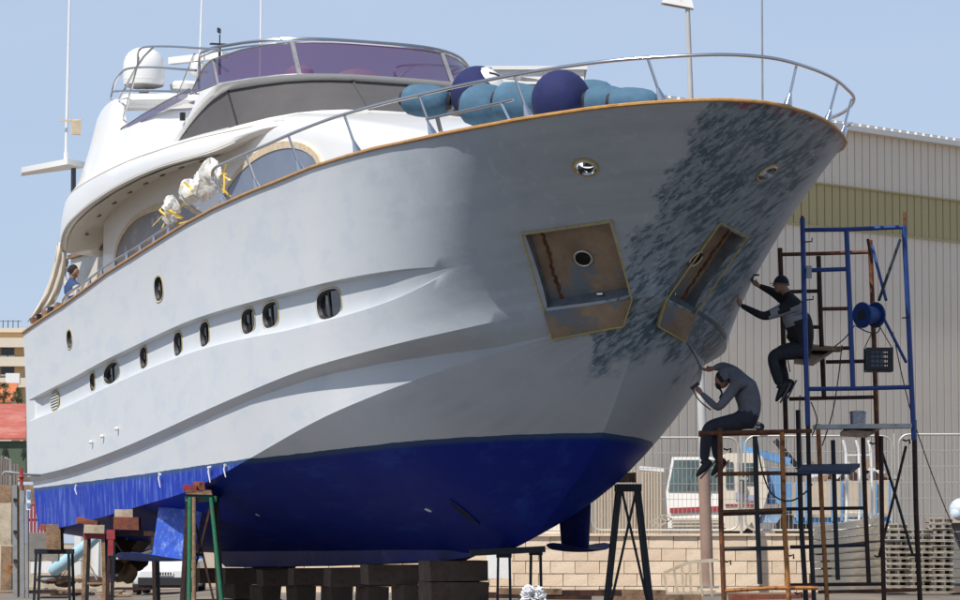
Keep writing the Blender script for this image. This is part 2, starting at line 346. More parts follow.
# ------------------------------------------------------------------ hull shape
PL = {
 'sheer': list(zip([0,.015,.05,.12,.25,.5,1,2,3,4,6,8,11,15,20,24.7],[0,.19,.36,.56,.80,1.19,1.74,2.45,2.73,2.85,2.95,2.98,3.0,3.0,2.95,2.8])),
 'k2': list(zip([2.8,3.0,3.65,4.45,5.7,7.5,10,14,20,24.5],[0,.35,1.05,1.81,2.45,2.68,2.8,2.88,2.86,2.75])),
 'chine': list(zip([3.1,3.4,4.3,5.5,7,9,12,16,20,24.2],[0,.5,1.28,2.0,2.36,2.55,2.68,2.74,2.72,2.62]))}
ZT = {
 'sheer': [(0.01,7.094),(0.23,7.07),(0.53,7.041),(0.98,6.996),(1.71,6.916),(2.56,6.871),(3.86,6.861),(5.7,6.879),(7.83,6.86),(9.32,6.797),(11.16,6.724),(13.16,6.602),(15.01,6.418),(17.02,6.208),(19.09,5.998),(20.78,5.76),(22.43,5.612),(24.29,5.426),(24.8,5.37)],
 'k2': [(2.8,4.822),(3.2,4.732),(3.79,4.623),(4.46,4.461),(5.18,4.333),(6.76,4.178),(8.69,4.049),(11.63,3.75),(14.59,3.428),(18.19,3.066),(21.97,2.797),(24.29,2.72)],
 'chine': [(3.1,4.6),(3.41,4.441),(3.88,4.314),(4.35,4.177),(4.84,4.025),(6.0,3.771),(7.49,3.525),(9.04,3.284),(11.03,2.906),(12.13,2.716),(14.79,2.303),(16.7,2.161),(18.49,2.026),(20.4,1.89),(22.54,1.77),(24.2,1.75)]}
KEEL = [(3.1,4.6),(3.7,3.86),(4.46,3.06),(5.2,2.52),(6.06,2.06),(7.04,1.60),(8.2,1.42),(9.46,1.38),(14,1.36),(20,1.36),(24.2,1.40)]
V1 = [(.26,.66),(.282,.657),(.316,.631),(.394,.603),(.511,.579),(.628,.531),(.753,.479),(.811,.469),(.87,.463),(.933,.461),(1,.475)]
V2 = [(.26,.668),(.277,.671),(.309,.725),(.357,.768),(.447,.784),(.518,.772),(.621,.709),(.698,.667),(.8,.629),(.883,.621),(1,.621)]
RD = [(.26,0),(.275,0),(.32,.03),(.39,.09),(.5,.115),(.8,.11),(.984,.11),(.988,0),(1,0)]
CONV = [(3.1,1.3),(5,1.7),(6.5,1.65),(8,1.4),(10,1.25),(14,1.15),(24,1.1)]
F2 = [(2.8,.98),(3.5,.95),(4.3,.78),(5.2,.50),(6.8,.26),(9,.15),(12,.10),(24,.10)]
S1 = {'sheer': 24.7, 'k2': 24.5, 'chine': 24.2}
def hc(n, g):
    s0 = PL[n][0][0]; s = s0+(S1[n]-s0)*g
    w = min(1.2, max(0, (s-s0)*.28)); w2 = max(0, min(w, S1[n]-s))
    return s, sm(PL[n], s, min(w, w2)), sm(ZT[n], s, min(w, w2))
def top(u, v):
    g = u**1.8; a = hc('sheer', g); b = hc('k2', g)
    f = min(1, max(0, (u-.38)*2.8)); f = f*f*(3-2*f); es = lerp(1.3, 1, f); return (a[0]+(b[0]-a[0])*(1-(1-v)**es), b[1]+(a[1]-b[1])*(1-v)**lerp(1.45, 3.2, f), a[2]+(b[2]-a[2])*v)
KK = [(3.1,.75),(4.5,.66),(6,.6),(9,.62),(12,.78),(16,.92),(24,.95)]
def bow_v(w, s_): k = ip(KK, s_); return k*w+(1-k)*w**3
def station(u):
    """(s,y,z,v) from the inner deck edge round to the keel"""
    g = u**1.8; a = hc('sheer', g); k = hc('k2', g); c = hc('chine', g); r = []
    dd = top(u, .3+.16*max(0, 1-a[0]/5)); nu = min(1, u*25)
    r.append((dd[0]+.1, (max((dd[1]-.10)*nu, .01+.1*u) if u > 0 else 0), dd[2], -.2)); r.append((a[0]+.12*(1-nu), (max(a[1]-.14, .012+.12*u) if u > 0 else 0), a[2], -.1))
    v1 = sm(V1, u, min(.035, 1-u, max(0, u-.26)*.6)) if u > .26 else .655; v2 = sm(V2, u, min(.035, 1-u, max(0, u-.26)*.6)) if u > .26 else .665; d = ip(RD, u)
    if u < .26: v1, v2, d = .655, .665, 0
    for i in range(13): v = v1*i/12; r.append((*top(u, v), v))
    p = top(u, v1+.006); r.append((p[0], p[1]-d, p[2], v1+.006))
    n = 4
    for i in range(1, n+1):
        v = lerp(v1+.006, v2-.006, i/n); p = top(u, v); r.append((p[0], p[1]-d*(1 if i < n else .75), p[2], v))
    for i in range(6): v = lerp(v2, 1, i/5); r.append((*top(u, v), v))
    f = ip(F2, k[0]); st = .095*(1-f)*min(1, max(0, (u-.01)*20))
    y6 = max(lerp(k[1], c[1], f)-st, 0); y6 = lerp(y6, min(y6, c[1]-.015), min(1, max(0, (11.5-c[0])/3.5)))
    r.append((lerp(k[0], c[0], f), max(y6, 0), lerp(k[2], c[2], f), 1.1))
    p = r[-1]
    for i in range(1, 5): t = i/4; r.append((lerp(p[0], c[0], t), lerp(p[1], c[1], t), lerp(p[2], c[2], t), 1.1+.8*t))
    zk = ip(KEEL, c[0])
    for i in range(1, 15):
        w = math.cos(math.pi/2*i/14)**1.0 if i < 14 else 0.0; r.append((c[0], c[1]*w, zk+(c[2]-zk)*bow_v(w, c[0]), 2.1+i/14))
    return r
def hull_frame(u, v, side=-1):
    p = top(u, v); a = top(max(u-.006, 0), v); b = top(min(u+.006, 1), v); c = top(u, v-.02); d = top(u, v+.02)
    L = lambda q: BL(q[0], side*q[1], q[2])
    tu = (L(b)-L(a)).normalized(); tv = (L(d)-L(c)).normalized(); n = tu.cross(tv).normalized()
    if n.y*side < 0: n = -n
    tv = (tv-tu*tv.dot(tu)).normalized()
    return L(p), tu, tv, n

yacht = thing('motor_yacht', (TX, D0, 0), 'large white motor yacht propped up ashore, hull in grey primer with bright blue bottom paint', 'yacht', rz=-(math.pi/2-AL))
NU = 150
def build_hull():
    us = sorted(set([0]+[i/NU for i in range(3, NU+1)]+[.986]))
    st = [station(u) for u in us]; n = len(st[0]); vs = []; uvs = []; fs = []
    for sg in (-1, 1):
        for r in st:
            for (s, y, z, v) in r: vs.append(BL(s, sg*y, z)); uvs.append((s, v))
    off = len(st)*n
    for i in range(len(st)-1):
        for k in range(n-1):
            q = (i*n+k, i*n+k+1, (i+1)*n+k+1, (i+1)*n+k)
            fs.append(q); fs.append(tuple(off+j for j in q)[::-1])
        fs.append((i*n, (i+1)*n, off+(i+1)*n, off+i*n))           # deck
    L = (len(st)-1)*n
    for k in range(n-1): fs.append((L+k, L+k+1, off+L+k+1, off+L+k))  # transom
    me = bpy.data.meshes.new('hull'); me.from_pydata(vs, [], fs)
    uvl = me.uv_layers.new(name='st')
    for lp in me.loops: uvl.data[lp.index].uv = uvs[lp.vertex_index]
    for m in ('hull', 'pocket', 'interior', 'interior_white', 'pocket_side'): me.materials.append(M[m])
    bm = bmesh.new(); bm.from_mesh(me); bmesh.ops.remove_doubles(bm, verts=bm.verts, dist=.0004)
    bmesh.ops.dissolve_degenerate(bm, edges=bm.edges, dist=.0002)
    bmesh.ops.recalc_face_normals(bm, faces=bm.faces)
    print('open', [tuple(round(c,3) for c in e.verts[0].co) for e in bm.edges if len(e.link_faces) != 2])
    vv = bm.calc_volume(signed=True); print('open vol', vv)
    if vv < 0: bmesh.ops.reverse_faces(bm, faces=bm.faces)
    bm.to_mesh(me); bm.free()
    o = bpy.data.objects.new('hull', me); col.objects.link(o); o.parent = yacht
    return o
hull = build_hull()
def outline(w, h, e=2.0, n=20):
    return [(w/2*math.copysign(abs(math.cos(t))**(2/e), math.cos(t)), h/2*math.copysign(abs(math.sin(t))**(2/e), math.sin(t))) for t in [2*math.pi*k/n for k in range(n)]]
# openings: u, v, width, height, roundness
PORTS = [(.918,.22,.36,.32,2.5),(.77,.24,.46,.40,2.5),(.888,.531,.33,.32,2.6),(.855,.539,1.0,.36,2),(.801,.543,.41,.36,2.8),(.743,.565,.44,.38,2.8),(.698,.583,.47,.39,2.8),(.624,.617,.62,.38,2.6),(.586,.633,.70,.38,2.7),(.481,.690,.95,.42,2.9)]
cut = MB()
def cutter(p, tu, tv, n, poly, depth, mi, out=.12):
    a = [p+tu*x+tv*y+n*out for x, y in poly]; b = [p+tu*x+tv*y-n*depth for x, y in poly]; N_ = len(poly)
    cut.add(a+b, [tuple(range(N_)), tuple(range(N_, 2*N_))[::-1]]+[(i, N_+i, N_+(i+1) % N_, (i+1) % N_) for i in range(N_)], mi)
for (u, v, w, h, e) in PORTS:
    for sd_ in (-1, 1):
        p, tu, tv, n = hull_frame(u, v, sd_); p = p-n*(ip(RD, u) if v > .5 else 0); cutter(p, tu, tv, n, outline(w, h, e), .10, 2)
p, tu, tv, n = hull_frame(.988, .541, -1)
for (u, v, sd_) in ((0.160, 0.271, -1), (0.119, 0.273, 1)):
    p, tu, tv, n = hull_frame(u, v, sd_); cutter(p, tu, tv, n, outline(.27, .25, 2), .34, 3)
POCK = [(3.21,1.73,5.61),(2.30,0.83,5.75),(2.92,.25,4.80),(3.22,.24,4.47),(3.90,.99,4.30),(3.76,1.16,4.63)]
POCKP = [(2.83,1.39,5.69),(2.14,0.66,5.79),(2.93,.20,4.80),(3.22,.22,4.49),(3.72,.86,4.33),(3.53,.94,4.67)]
def pocket(sd_):
    q = [BL(s, sd_*y, z) for s, y, z in (POCKP if sd_ > 0 else POCK)]; n = (q[2]-q[0]).cross(q[1]-q[5]).normalized()
    if n.y*sd_ < 0: n = -n
    inn = q[:3]+[q[5]]; c = sum(inn, Vector())/4
    dn = [v-n*(.17 if sd_ < 0 else .2)+(c-v)*.10 for v in inn]            # the back plate
    up = [v+n*.35 for v in q]
    low = [q[3]-n*.02, q[4]-n*.02]
    # main recess
    A, B_, C_, E_ = [v+n*.35 for v in inn]
    cut.add([A, B_, C_, E_]+dn, [(0,1,2,3),(4,5,6,7)], 1)
    o = len(cut.v)-8
    for (a, b), mi in zip(((0,1),(1,2),(2,3),(3,0)), (4,1,4,4)): cut.f.append([o+a, o+b, o+4+b, o+4+a]); cut.m.append(mi); cut.sm.append(False)
    return q, n, dn
pk = [pocket(-1), pocket(1)]
cm = bpy.data.meshes.new('cut'); cm.from_pydata(cut.v, [], cut.f)
for m in ('hull', 'pocket', 'interior', 'interior_white', 'pocket_side'): cm.materials.append(M[m])
cm.polygons.foreach_set('material_index', cut.m)
bm = bmesh.new(); bm.from_mesh(cm); bmesh.ops.recalc_face_normals(bm, faces=bm.faces); bm.to_mesh(cm); bm.free()
co = bpy.data.objects.new('cut', cm); col.objects.link(co); co.parent = yacht
bpy.context.view_layer.update()
md = hull.modifiers.new('b', 'BOOLEAN'); md.object = co; md.operation = 'DIFFERENCE'; md.solver = 'EXACT'; md.use_self = True
dg = bpy.context.evaluated_depsgraph_get(); ev = hull.evaluated_get(dg); nm = bpy.data.meshes.new_from_object(ev)
print('hull faces', len(hull.data.polygons), '->', len(nm.polygons))
hull.modifiers.clear(); hull.data = nm; nm.name = 'hull'
bpy.data.objects.remove(co)
nm.polygons.foreach_set('use_smooth', [True]*len(nm.polygons)); nm.set_sharp_from_angle(angle=R(24))
# ------------------------------------------------------------------ fittings of the hull (all in the yacht's own frame)
def P_(name, mb, m, parent=None, **k): return mb.make(name, m, parent or yacht, origin='local', **k)
def rail_pt(s, sd_, out=.12, up=.57, aft=0.0):
    y = ip(PL['sheer'], s)
    return BL(s-.12+min(s, .5)*.2+aft, sd_*(y+out*min(1, s*2.5)), ip(ZT['sheer'], s)+up)
# keel board, cap rail
b = MB(); rows = []
for s_, zb_, w_ in ((9.2,1.36,.03),(9.8,1.30,.16),(12,1.24,.2),(16,1.17,.2),(20.6,1.12,.2),(21.3,1.30,.16),(21.6,1.42,.1)):
    rows.append([BL(s_, -w_, 1.46), BL(s_, -w_*.8, zb_), BL(s_, w_*.8, zb_), BL(s_, w_, 1.46)])
b.grid(rows, smooth=False); b.add(rows[0], [(0,1,2,3)]); b.add(rows[-1], [(3,2,1,0)])
M['bottom'] = mat('dark_blue_antifouling', (.008, .016, .15), .55, vary=.4, scale=2, dirt=(.05,.07,.18), dscale=2.5, dlow=.55, dhigh=.75)
P_('keel', b, M['bottom'])
sl = [0,.007,.015,.03,.06,.12,.2,.32,.5,.75,1,1.4,1.8,2.3,3,3.7,4.5,5.5,6.5,8,9.5,11,12.5,14,15.5,17,18.5,20,21.5,23,24.2,24.7]
path = [(s_, -1) for s_ in sl[::-1]]+[(s_, 1) for s_ in sl[1:]]
def caprow(s_, sd_):
    y = ip(PL['sheer'], s_); z = ip(ZT['sheer'], s_); o = .034
    prof = [(o*.6,-.012),(o,.0),(o,.022),(o*.6,.035),(-.15,.035),(-.17,.02),(-.17,-.012)]
    k = min(1, s_*3); fwd = 1-min(1, s_/1.2)
    return [BL(s_-dy*fwd if dy > 0 else s_-dy*fwd*1.0, sd_*max(y+dy*(1 if dy > 0 else 1)*max(k, .0), 0), z+dz+.004) for dy, dz in prof]
b = MB(); b.grid([caprow(*p) for p in path], closed=True); P_('cap_rail', b, M['wood_cap'])
# bow rail
sr = [12.15,11.4,10.55,9.6,8.62,7.4,6.32,5,3.76,2.7,1.72,1.2,.8,.5,.25,.1,.03,0]
pts = [rail_pt(12.25, -1, up=.40)]+[rail_pt(s_, -1) for s_ in sr]+[rail_pt(s_, 1) for s_ in sr[::-1][1:]]+[rail_pt(12.25, 1, up=.4)]
b = MB(); b.tube(smoothpath(pts, 4), .024, 10); P_('bow_rail', b, M['steel'])
for sd_ in (-1, 1):
    for s_ in [12.15, 10.55, 8.62, 6.32, 3.76, 1.72] + ([.4] if sd_ < 0 else [.22, .95]):
        b = MB(); p0 = BL(s_, sd_*(ip(PL['sheer'], s_)-.06), ip(ZT['sheer'], s_)+.05); p1 = rail_pt(s_, sd_, aft=.07)
        b.lathe([(.06,0),(.055,.03),(.03,.12),(.022,.16)], p0, p1-p0, 12); b.tube([p0, p1], .019, 8); P_('stanchion', b, M['steel'])
    q0 = rail_pt(3.70, sd_, .06, .24); q1 = rail_pt(1.80, sd_, .08, .26)
    b = MB(); b.tube([q0, q1], .019, 8); b.beam(BL(3.5, sd_*(ip(PL['sheer'], 3.5)-.05), ip(ZT['sheer'], 3.5)+.05), q0+(q1-q0)*.12, .05, .03); b.beam(BL(2.0, sd_*(ip(PL['sheer'], 2.0)-.05), ip(ZT['sheer'], 2)+.05), q0+(q1-q0)*.86, .05, .03)
    P_('step_rail', b, [M['steel']])
    pts = [rail_pt(s_, sd_, -.06, up) for s_, up in ((14.8,.20),(15.5,.19),(17,.18),(18.5,.19),(20,.2),(21.6,.2),(21.8,.06))]
    b = MB(); b.tube(smoothpath(pts, 3), .022, 8); P_('side_rail', b, M['steel'])
    for i in range(9):
        s_ = 15.1+i*.8; b = MB(); p0 = rail_pt(s_, sd_, -.06, .04); p1 = rail_pt(s_, sd_, -.06, .18); b.lathe([(.05,0),(.04,.04),(.03,.10),(.022,(p1-p0).length)], p0, p1-p0, 8); P_('rail_foot', b, M['steel'])
    for k in range(5):
        b = MB(); b.box(BL(22.2+k*.42, sd_*(ip(PL['sheer'], 22)-.1), ip(ZT['sheer'], 22.2+k*.42)+.10), (.16,.14,.12), jit=.02); P_('rail_bracket', b, [M['timber'], M['rubber']][k % 2])
# portholes
for i, (u, v, w, h, e) in enumerate(PORTS):
    for sd_ in (-1, 1):
        p, tu, tv, n = hull_frame(u, v, sd_); p = p-n*(ip(RD, u) if v > .5 else 0)
        def ring(b, w0, h0, w1, h1, d0, d1, mi):
            o1 = outline(w0, h0, e); o2 = outline(w1, h1, e)
            b.grid([[p+tu*x+tv*y+n*d0 for x, y in o1], [p+tu*x+tv*y+n*d1 for x, y in o2]], mi, False, closed=True)
        b = MB(); t_ = .018
        ring(b, w+.07, h+.05, w+.07-2*t_, h+.05-2*t_, .008, .010, 0); ring(b, w+.075, h+.055, w+.07, h+.05, -.01, .008, 0)
        ring(b, w+.07-2*t_, h+.05-2*t_, w-.005, h-.005, .010, .006, 1); ring(b, w-.005, h-.005, w-.06, h-.06, .006, -.06, 2)
        pf = P_('porthole', b, [M['tape'], M['white_paint'], M['rubber']], fix=False)
        b = MB(); b.add([p+tu*x+tv*y-n*.065 for x, y in outline(w-.04, h-.04, e)], [tuple(range(20))])
        x0 = w*.12; b.slab([p+tu*(x0+a)+tv*y-n*.06 for a, y in ((-.018,-h*.42),(.018,-h*.42),(.018,h*.42),(-.018,h*.42))], n*.012, 1)
        b.slab([p+tu*(x0+.07+a)+tv*y-n*.062 for a, y in ((-.02,-h*.3),(.07,-h*.36),(.07,-h*.05),(-.02,h*.05))], n*.004, 2)
        P_('pane', b, [M['glass_dark'], M['rubber'], M['grey_steel']], pf)
for sd_ in (-1, 1):   # louvred engine-room vent
    p, tu, tv, n = hull_frame(.955, .541, sd_); p = p-n*.10
    b = MB(); o1 = outline(.66, .36, 2.2); o2 = outline(.60, .30, 2.2)
    b.grid([[p+tu*x+tv*y+n*.002 for x, y in o1], [p+tu*x+tv*y+n*.014 for x, y in o1], [p+tu*x+tv*y+n*.014 for x, y in o2]], 0, False, closed=True)
    b.add([p+tu*x+tv*y+n*.006 for x, y in o2], [tuple(range(20))], 1); pf = P_('hull_vent', b, [M['tape'], M['glass_dark']])
    for k in range(6):
        yk = -.125+k*.05; xk = .29*math.sqrt(max(0, 1-(yk/.16)**2)); b = MB(); b.slab([p+tu*(-xk)+tv*yk+n*.012, p+tu*xk+tv*yk+n*.012, p+tu*xk+tv*(yk+.018)+n*.012, p+tu*(-xk)+tv*(yk+.018)+n*.012], n*.012); P_('louvre', b, M['white_paint'], pf)
# hawse rings
for (u, v, sd_) in ((0.160, 0.271, -1), (0.119, 0.273, 1)):
    p, tu, tv, n = hull_frame(u, v, sd_); b = MB()
    for (w0, w1, d0, d1, mi) in ((.37,.30,.008,.010,0),(.30,.25,.012,.03,1),(.25,.22,.03,-.08,1)):
        b.grid([[p+tu*x+tv*y+n*d0 for x, y in outline(w0, w0*.93)], [p+tu*x+tv*y+n*d1 for x, y in outline(w1, w1*.93)]], mi, True, closed=True)
    P_('hawse_ring', b, [M['tape'], M['steel']], fix=False)
    b = MB(); b.box(p-n*.07+tv*.06+Vector((0,0,.03)), (.10,.10,.06)); P_('bollard', b, M['rubber'])
# anchor pockets: bare lip below, hole in the back plate, masking tape round the edge
for (q, n, dn), sd_ in zip(pk, (-1, 1)):
    b = MB(); A = [q[5], q[2], q[3], q[4]]
    b.slab([v+n*.05 for v in A], -n*.04); P_('bare_metal_lip', b, M['pocket'])
    b = MB(); loop = [q[0], q[1], q[2], q[3], q[4], q[5]]
    for i in range(6): o_ = (.018, .018, .05, .06, .05, .018, .018)[i:i+2]; b.beam(loop[i]+n*o_[0], loop[(i+1) % 6]+n*o_[1], .018, .016, up=n)
    P_('tape_edge', b, M['tape'])
    c = dn[0]*.22+dn[1]*.28+dn[2]*.26+dn[3]*.24; b = MB()
    b.lathe([(.07,-.02),(.135,-.01),(.135,.02),(.12,.03),(.105,.02),(.10,-.01)], c, n, 20, 0); b.lathe([(.001,.012),(.10,.012)], c, n, 20, 1); P_('anchor_hole', b, [M['steel'], M['interior']])
    ex = (dn[1]-dn[0]).normalized(); ey = n.cross(ex); w = MB()
    w.sphere((dn[2]*.62+dn[3]*.38)+n*.06, .05, 10, sc=(2.6,1.2,.6)); P_('weld_bead', w, M['steel'])
    w = MB()
    a0, a1 = dn[0]*.86+dn[1]*.14+n*.004, dn[3]*.86+dn[2]*.14+n*.004
    wp = [a0.lerp(a1, i/24)+ex*random.uniform(-.022,.022) for i in range(25)]; w.tube(wp, [random.uniform(.008,.028) for _ in wp], 6)
    P_('weld_seam', w, M['rust'])
# spray rail bands round the port bow, small skin fittings, through-hulls
for sd_ in (-1, 1):
    for (s_, dz) in ((17.6,0),(18.5,0),(19.2,0)):
        y = ip(PL['k2'], s_)+.035; b = MB(); b.sphere(BL(s_+.5, sd_*y, 3.42+(s_-17.6)*-.115), .035, 10); P_('skin_fitting', b, M['white_paint'])
    for s_, w_ in ((12.7,.07),(13.4,.12),(15.9,.10),(20.9,.05)):
        c = hc('chine', (s_-3.1)/21.1); k = hc('k2', (s_-2.8)/21.7)
        ds = s_-4.46; zw = 3.06-.0425*ds+.00075*ds*ds
        y = lerp(c[1], k[1], (zw-c[2])/(k[2]-c[2]))+.02
        b = MB(); b.box(BL(s_, sd_*y, zw-.05), (w_*.9,.025,.03), jit=.008); b.tube([BL(s_, sd_*y, zw-.05), BL(s_+.02, sd_*(y+.01), zw-.12), BL(s_-.01, sd_*(y-.01), zw-.17-w_)], [.012,.015,.008], 6); P_('strap_eye', b, M['plastic_white'])
# rudder, propellers, shafts and stabiliser fins
M['fin_blue'] = mat('chalky_blue_antifouling', (.03, .085, .42), .5, vary=.3, scale=5, dirt=(.22,.32,.62), dscale=6, dlow=.52, dhigh=.7)
def fin(s_, y_, zt, zb_, ct, cb, psi, cant, span, woff, m):
    d = Vector((math.cos(psi), math.sin(psi), 0)); e = Vector((-math.sin(psi), math.cos(psi), 0)); base = BL(s_, y_, 0)
    b = MB(); rows = []
    for t in (0, .5, 1):
        ch = lerp(ct, cb, t); c = base+e*cant*t+Vector((0, 0, lerp(zt, zb_, t)))
        rows.append([c+d*(ch/2*math.cos(2*math.pi*k/16))+e*(.055*ch*math.sin(2*math.pi*k/16)*(1.1 if math.cos(2*math.pi*k/16) > 0 else .7)) for k in range(16)])
    b.grid(rows, closed=True); b.add(rows[0], [tuple(range(16))]); b.add(rows[-1], [tuple(range(16))[::-1]])
    f = P_('stabiliser_fin', b, m)
    c = base+e*(cant+woff)+Vector((0, 0, zb_)); b = MB()
    rows = [[c+e*(t*span/2)+d*(cb*.72*ww*math.cos(2*math.pi*k/16))+Vector((0,0,.03*ww*math.sin(2*math.pi*k/16)+.09*abs(t)**2*span)) for k in range(16)] for t, ww in ((-1,.12),(-.93,.4),(-.75,.7),(-.4,.92),(0,1),(.4,.92),(.75,.7),(.93,.4),(1,.12))]
    b.grid(rows, closed=True); P_('fin_wing', b, m, f)
fin(7.75, 1.0, 2.3, 1.47, .66, .52, R(26), .02, 1.15, .08, M['bottom'])
fin(16.3, -2.3, 2.3, 1.24, 1.1, 1.05, R(24), -.22, 1.35, -.28, M['fin_blue'])
fin(17.3, 1.75, 2.1, 1.28, 1.0, .9, R(-20), .2, 1.2, .2, M['fin_blue'])
M['prop'] = mat('tarnished_bronze', (.10, .065, .035), .4, .7, vary=.4, scale=4)
for sd_ in (-1, 1):
    y_ = sd_*1.42; hubc = BL(22.6, y_, 1.22); b = MB()
    ax = (BL(22.6, y_, 1.22)-BL(19.0, y_, 1.55)).normalized()
    b.lathe([(.05,-.18),(.10,-.12),(.11,.1),(.06,.22),(.01,.27)], hubc, ax, 14); pr = P_('propeller', b, M['prop'])
    for k in range(5):
        a = 2*math.pi*k/5+.3; r_ = Matrix.Rotation(a, 3, ax); u0 = r_ @ ax.orthogonal().normalized(); w0 = ax.cross(u0)
        b = MB(); rows = []
        for t in range(7):
            rr = .08+.36*t/6; wd = .17*math.sin(math.pi*min(1, (t+.7)/6.9))+.03; tw = R(55-30*t/6)
            cd_ = w0*math.cos(tw)+ax*math.sin(tw); rows.append([hubc+u0*rr+cd_*wd*j-cd_.cross(u0)*.012*(1-j*j) for j in (-1,-.5,0,.5,1)]+[hubc+u0*rr+cd_*wd*j+cd_.cross(u0)*.012*(1-j*j) for j in (.5,0,-.5)])
        b.grid(rows, closed=True); b.add(rows[-1], [tuple(range(8))]); P_('blade', b, M['prop'], pr)
    b = MB(); b.tube([BL(22.5, y_, 1.23), BL(18.6, y_, 1.62)], .045, 10); P_('shaft', b, M['steel'])
    b = MB(); b.beam(BL(22.2, y_, 1.26), BL(22.1, y_-.35, 1.72), .05, .2); b.beam(BL(22.2, y_, 1.26), BL(22.1, y_+.3, 1.66), .05, .2); P_('shaft_strut', b, M['prop'])
    b = MB(); b.slab([BL(23.2, y_-.03, 1.75), BL(23.9, y_-.03, 1.75), BL(23.8, y_-.03, .85), BL(23.35, y_-.03, .85)], Vector((0, .06, 0))); P_('rudder', b, M['fin_blue'])

# intake slots and a zinc on the bottom
def bottom(s_, w, sd_):
    c = hc('chine', (s_-3.1)/21.1); zk = ip(KEEL, s_); return BL(s_, sd_*c[1]*w, zk+(c[2]-zk)*bow_v(w, s_))
def pixof(p):
    X = TX-(-p.x)*HX+p.y*PX; Y = D0-(-p.x)*HY+p.y*PY; Z = p.z-CZ; c, s_ = math.cos(PITCH), math.sin(PITCH); d = Y*c+Z*s_
    return 480+FL*X/d, 300-FL*(-Y*s_+Z*c)/d
def onbottom(px, py, sd_=-1):
    best = None
    for i in range(160):
        for j in range(1, 40):
            s_ = 3.3+i*.1; w = j/40; a = pixof(bottom(s_, w, sd_)); d = (a[0]-px)**2+(a[1]-py)**2
            if best is None or d < best[0]: best = (d, s_, w)
    s_, w = best[1:]; p = bottom(s_, w, sd_); tu = (bottom(s_+.1, w, sd_)-bottom(s_-.1, w, sd_)).normalized(); tv = (bottom(s_, w+.03, sd_)-bottom(s_, w-.03, sd_)).normalized(); n = tu.cross(tv).normalized()
    if n.z > 0: n = -n
    return p, tu, tv, n
for (a, c, wd, mt, nm) in (((450,501),(479,522),.07,'interior','intake_slot'),((426,510),(431,513),.03,'white_paint','zinc_anode'),((256,514),(259,516),.02,'white_paint','zinc_anode')):
    p0_, _, _, n0 = onbottom(*a); p1_, _, _, n1 = onbottom(*c); d = p1_-p0_; sdv = d.cross(n0).normalized(); m_ = p0_.lerp(p1_, .5); b = MB()
    pts = [m_+d*.5*math.cos(2*math.pi*k/18)+sdv*wd*math.sin(2*math.pi*k/18)+n0*.012 for k in range(18)]
    b.slab(pts, n0*-.03); P_(nm, b, M[mt])
    if nm == 'intake_slot': b = MB(); b.tube([q_+n0*.004 for q_ in pts], .012, 6, closed=True); P_('slot_rim', b, M['bottom'])

# dark teal strips following the ridges of the port knuckle and chine
M['dark_teal'] = mat('dark_teal_strip', (.05, .085, .10), .5, vary=.3, scale=6)
b = MB(); rows = []
for i in range(25):
    u = .10+.165*i/24; p = top(u, .97); p2 = top(u, .995); rows.append([BL(p[0], p[1]+.012, p[2]), BL(p2[0], p2[1]+.016, p2[2])])
b.grid(rows); P_('ridge_line', b, M['dark_teal'])
b = MB(); rows = []
for i in range(25):
    g = (.07+.19*i/24)**1.8; c = hc('chine', g); rows.append([BL(c[0], c[1]+.015, c[2]+.05), BL(c[0], c[1]+.018, c[2]-.0)])
b.grid(rows); P_('ridge_line', b, M['dark_teal'])
# ------------------------------------------------------------------ superstructure
def kz(b, poly_s_z, y, th, mi=0):  # panel in a fore-aft plane, thickened athwart
    return b.slab([BL(s_, y, z_) for s_, z_ in poly_s_z], Vector((0, th, 0)), mi)
# deckhouse and coachroof
HW = [(4.6,.25),(4.9,.75),(5.4,1.1),(6.2,1.42),(8,1.85),(10,2.1),(12,2.2),(21.4,2.2)]
HT = [(4.6,6.55),(4.9,6.85),(5.4,7.05),(6.2,7.25),(8,7.62),(10,7.98),(11.5,8.2),(12.2,8.3),(13,8.3),(21.4,8.0)]
HS = [(4.6,6.45),(4.9,6.7),(6.2,6.95),(8,7.25),(10,7.62),(12,7.86),(14,7.86),(21.4,7.75)]
def house(s_):
    w = ip(HW, s_); t = ip(HT, s_); h = ip(HS, s_); zb_ = 4.6; r = [(w+.03, zb_), (w+.02, lerp(zb_, h, .6)), (w, h-.12)]
    for k in range(7):
        a = math.pi/2*k/6; rw = min(.55, w*.6); r.append((w-rw+rw*math.cos(a), h+(t-h)*.75*math.sin(a)))
    r += [((w-min(.55, w*.6))*.5, t-.02), (0, t)]
    return r
ss = [4.6,4.75,4.9,5.1,5.4,5.8,6.2,7,8,9,10,11,12,12.6,13.2,14.5,16,18,20,21.4]
rows = []
for s_ in ss:
    h = house(s_); rows.append([BL(s_, -y, z) for y, z in h]+[BL(s_, y, z) for y, z in h[::-1][1:]])
b = MB(); b.grid(rows); b.add(rows[0], [tuple(range(len(rows[0])))]); b.add(rows[-1], [tuple(range(len(rows[0])))[::-1]])
P_('deckhouse', b, [M['gel']])
# moulded line round the coachroof shoulder
for sd_ in (-1, 1):
    pts = [BL(s_, sd_*y, z) for s_, y, z in ((10.2,1.93,7.80),(11,2.02,7.93),(11.9,2.12,7.98),(12.8,2.26,7.97),(13.6,2.5,7.84),(14.4,2.76,7.76))]
    b = MB(); b.tube(smoothpath(pts, 4), .022, 6); P_('moulding_line', b, M['gel_under'])
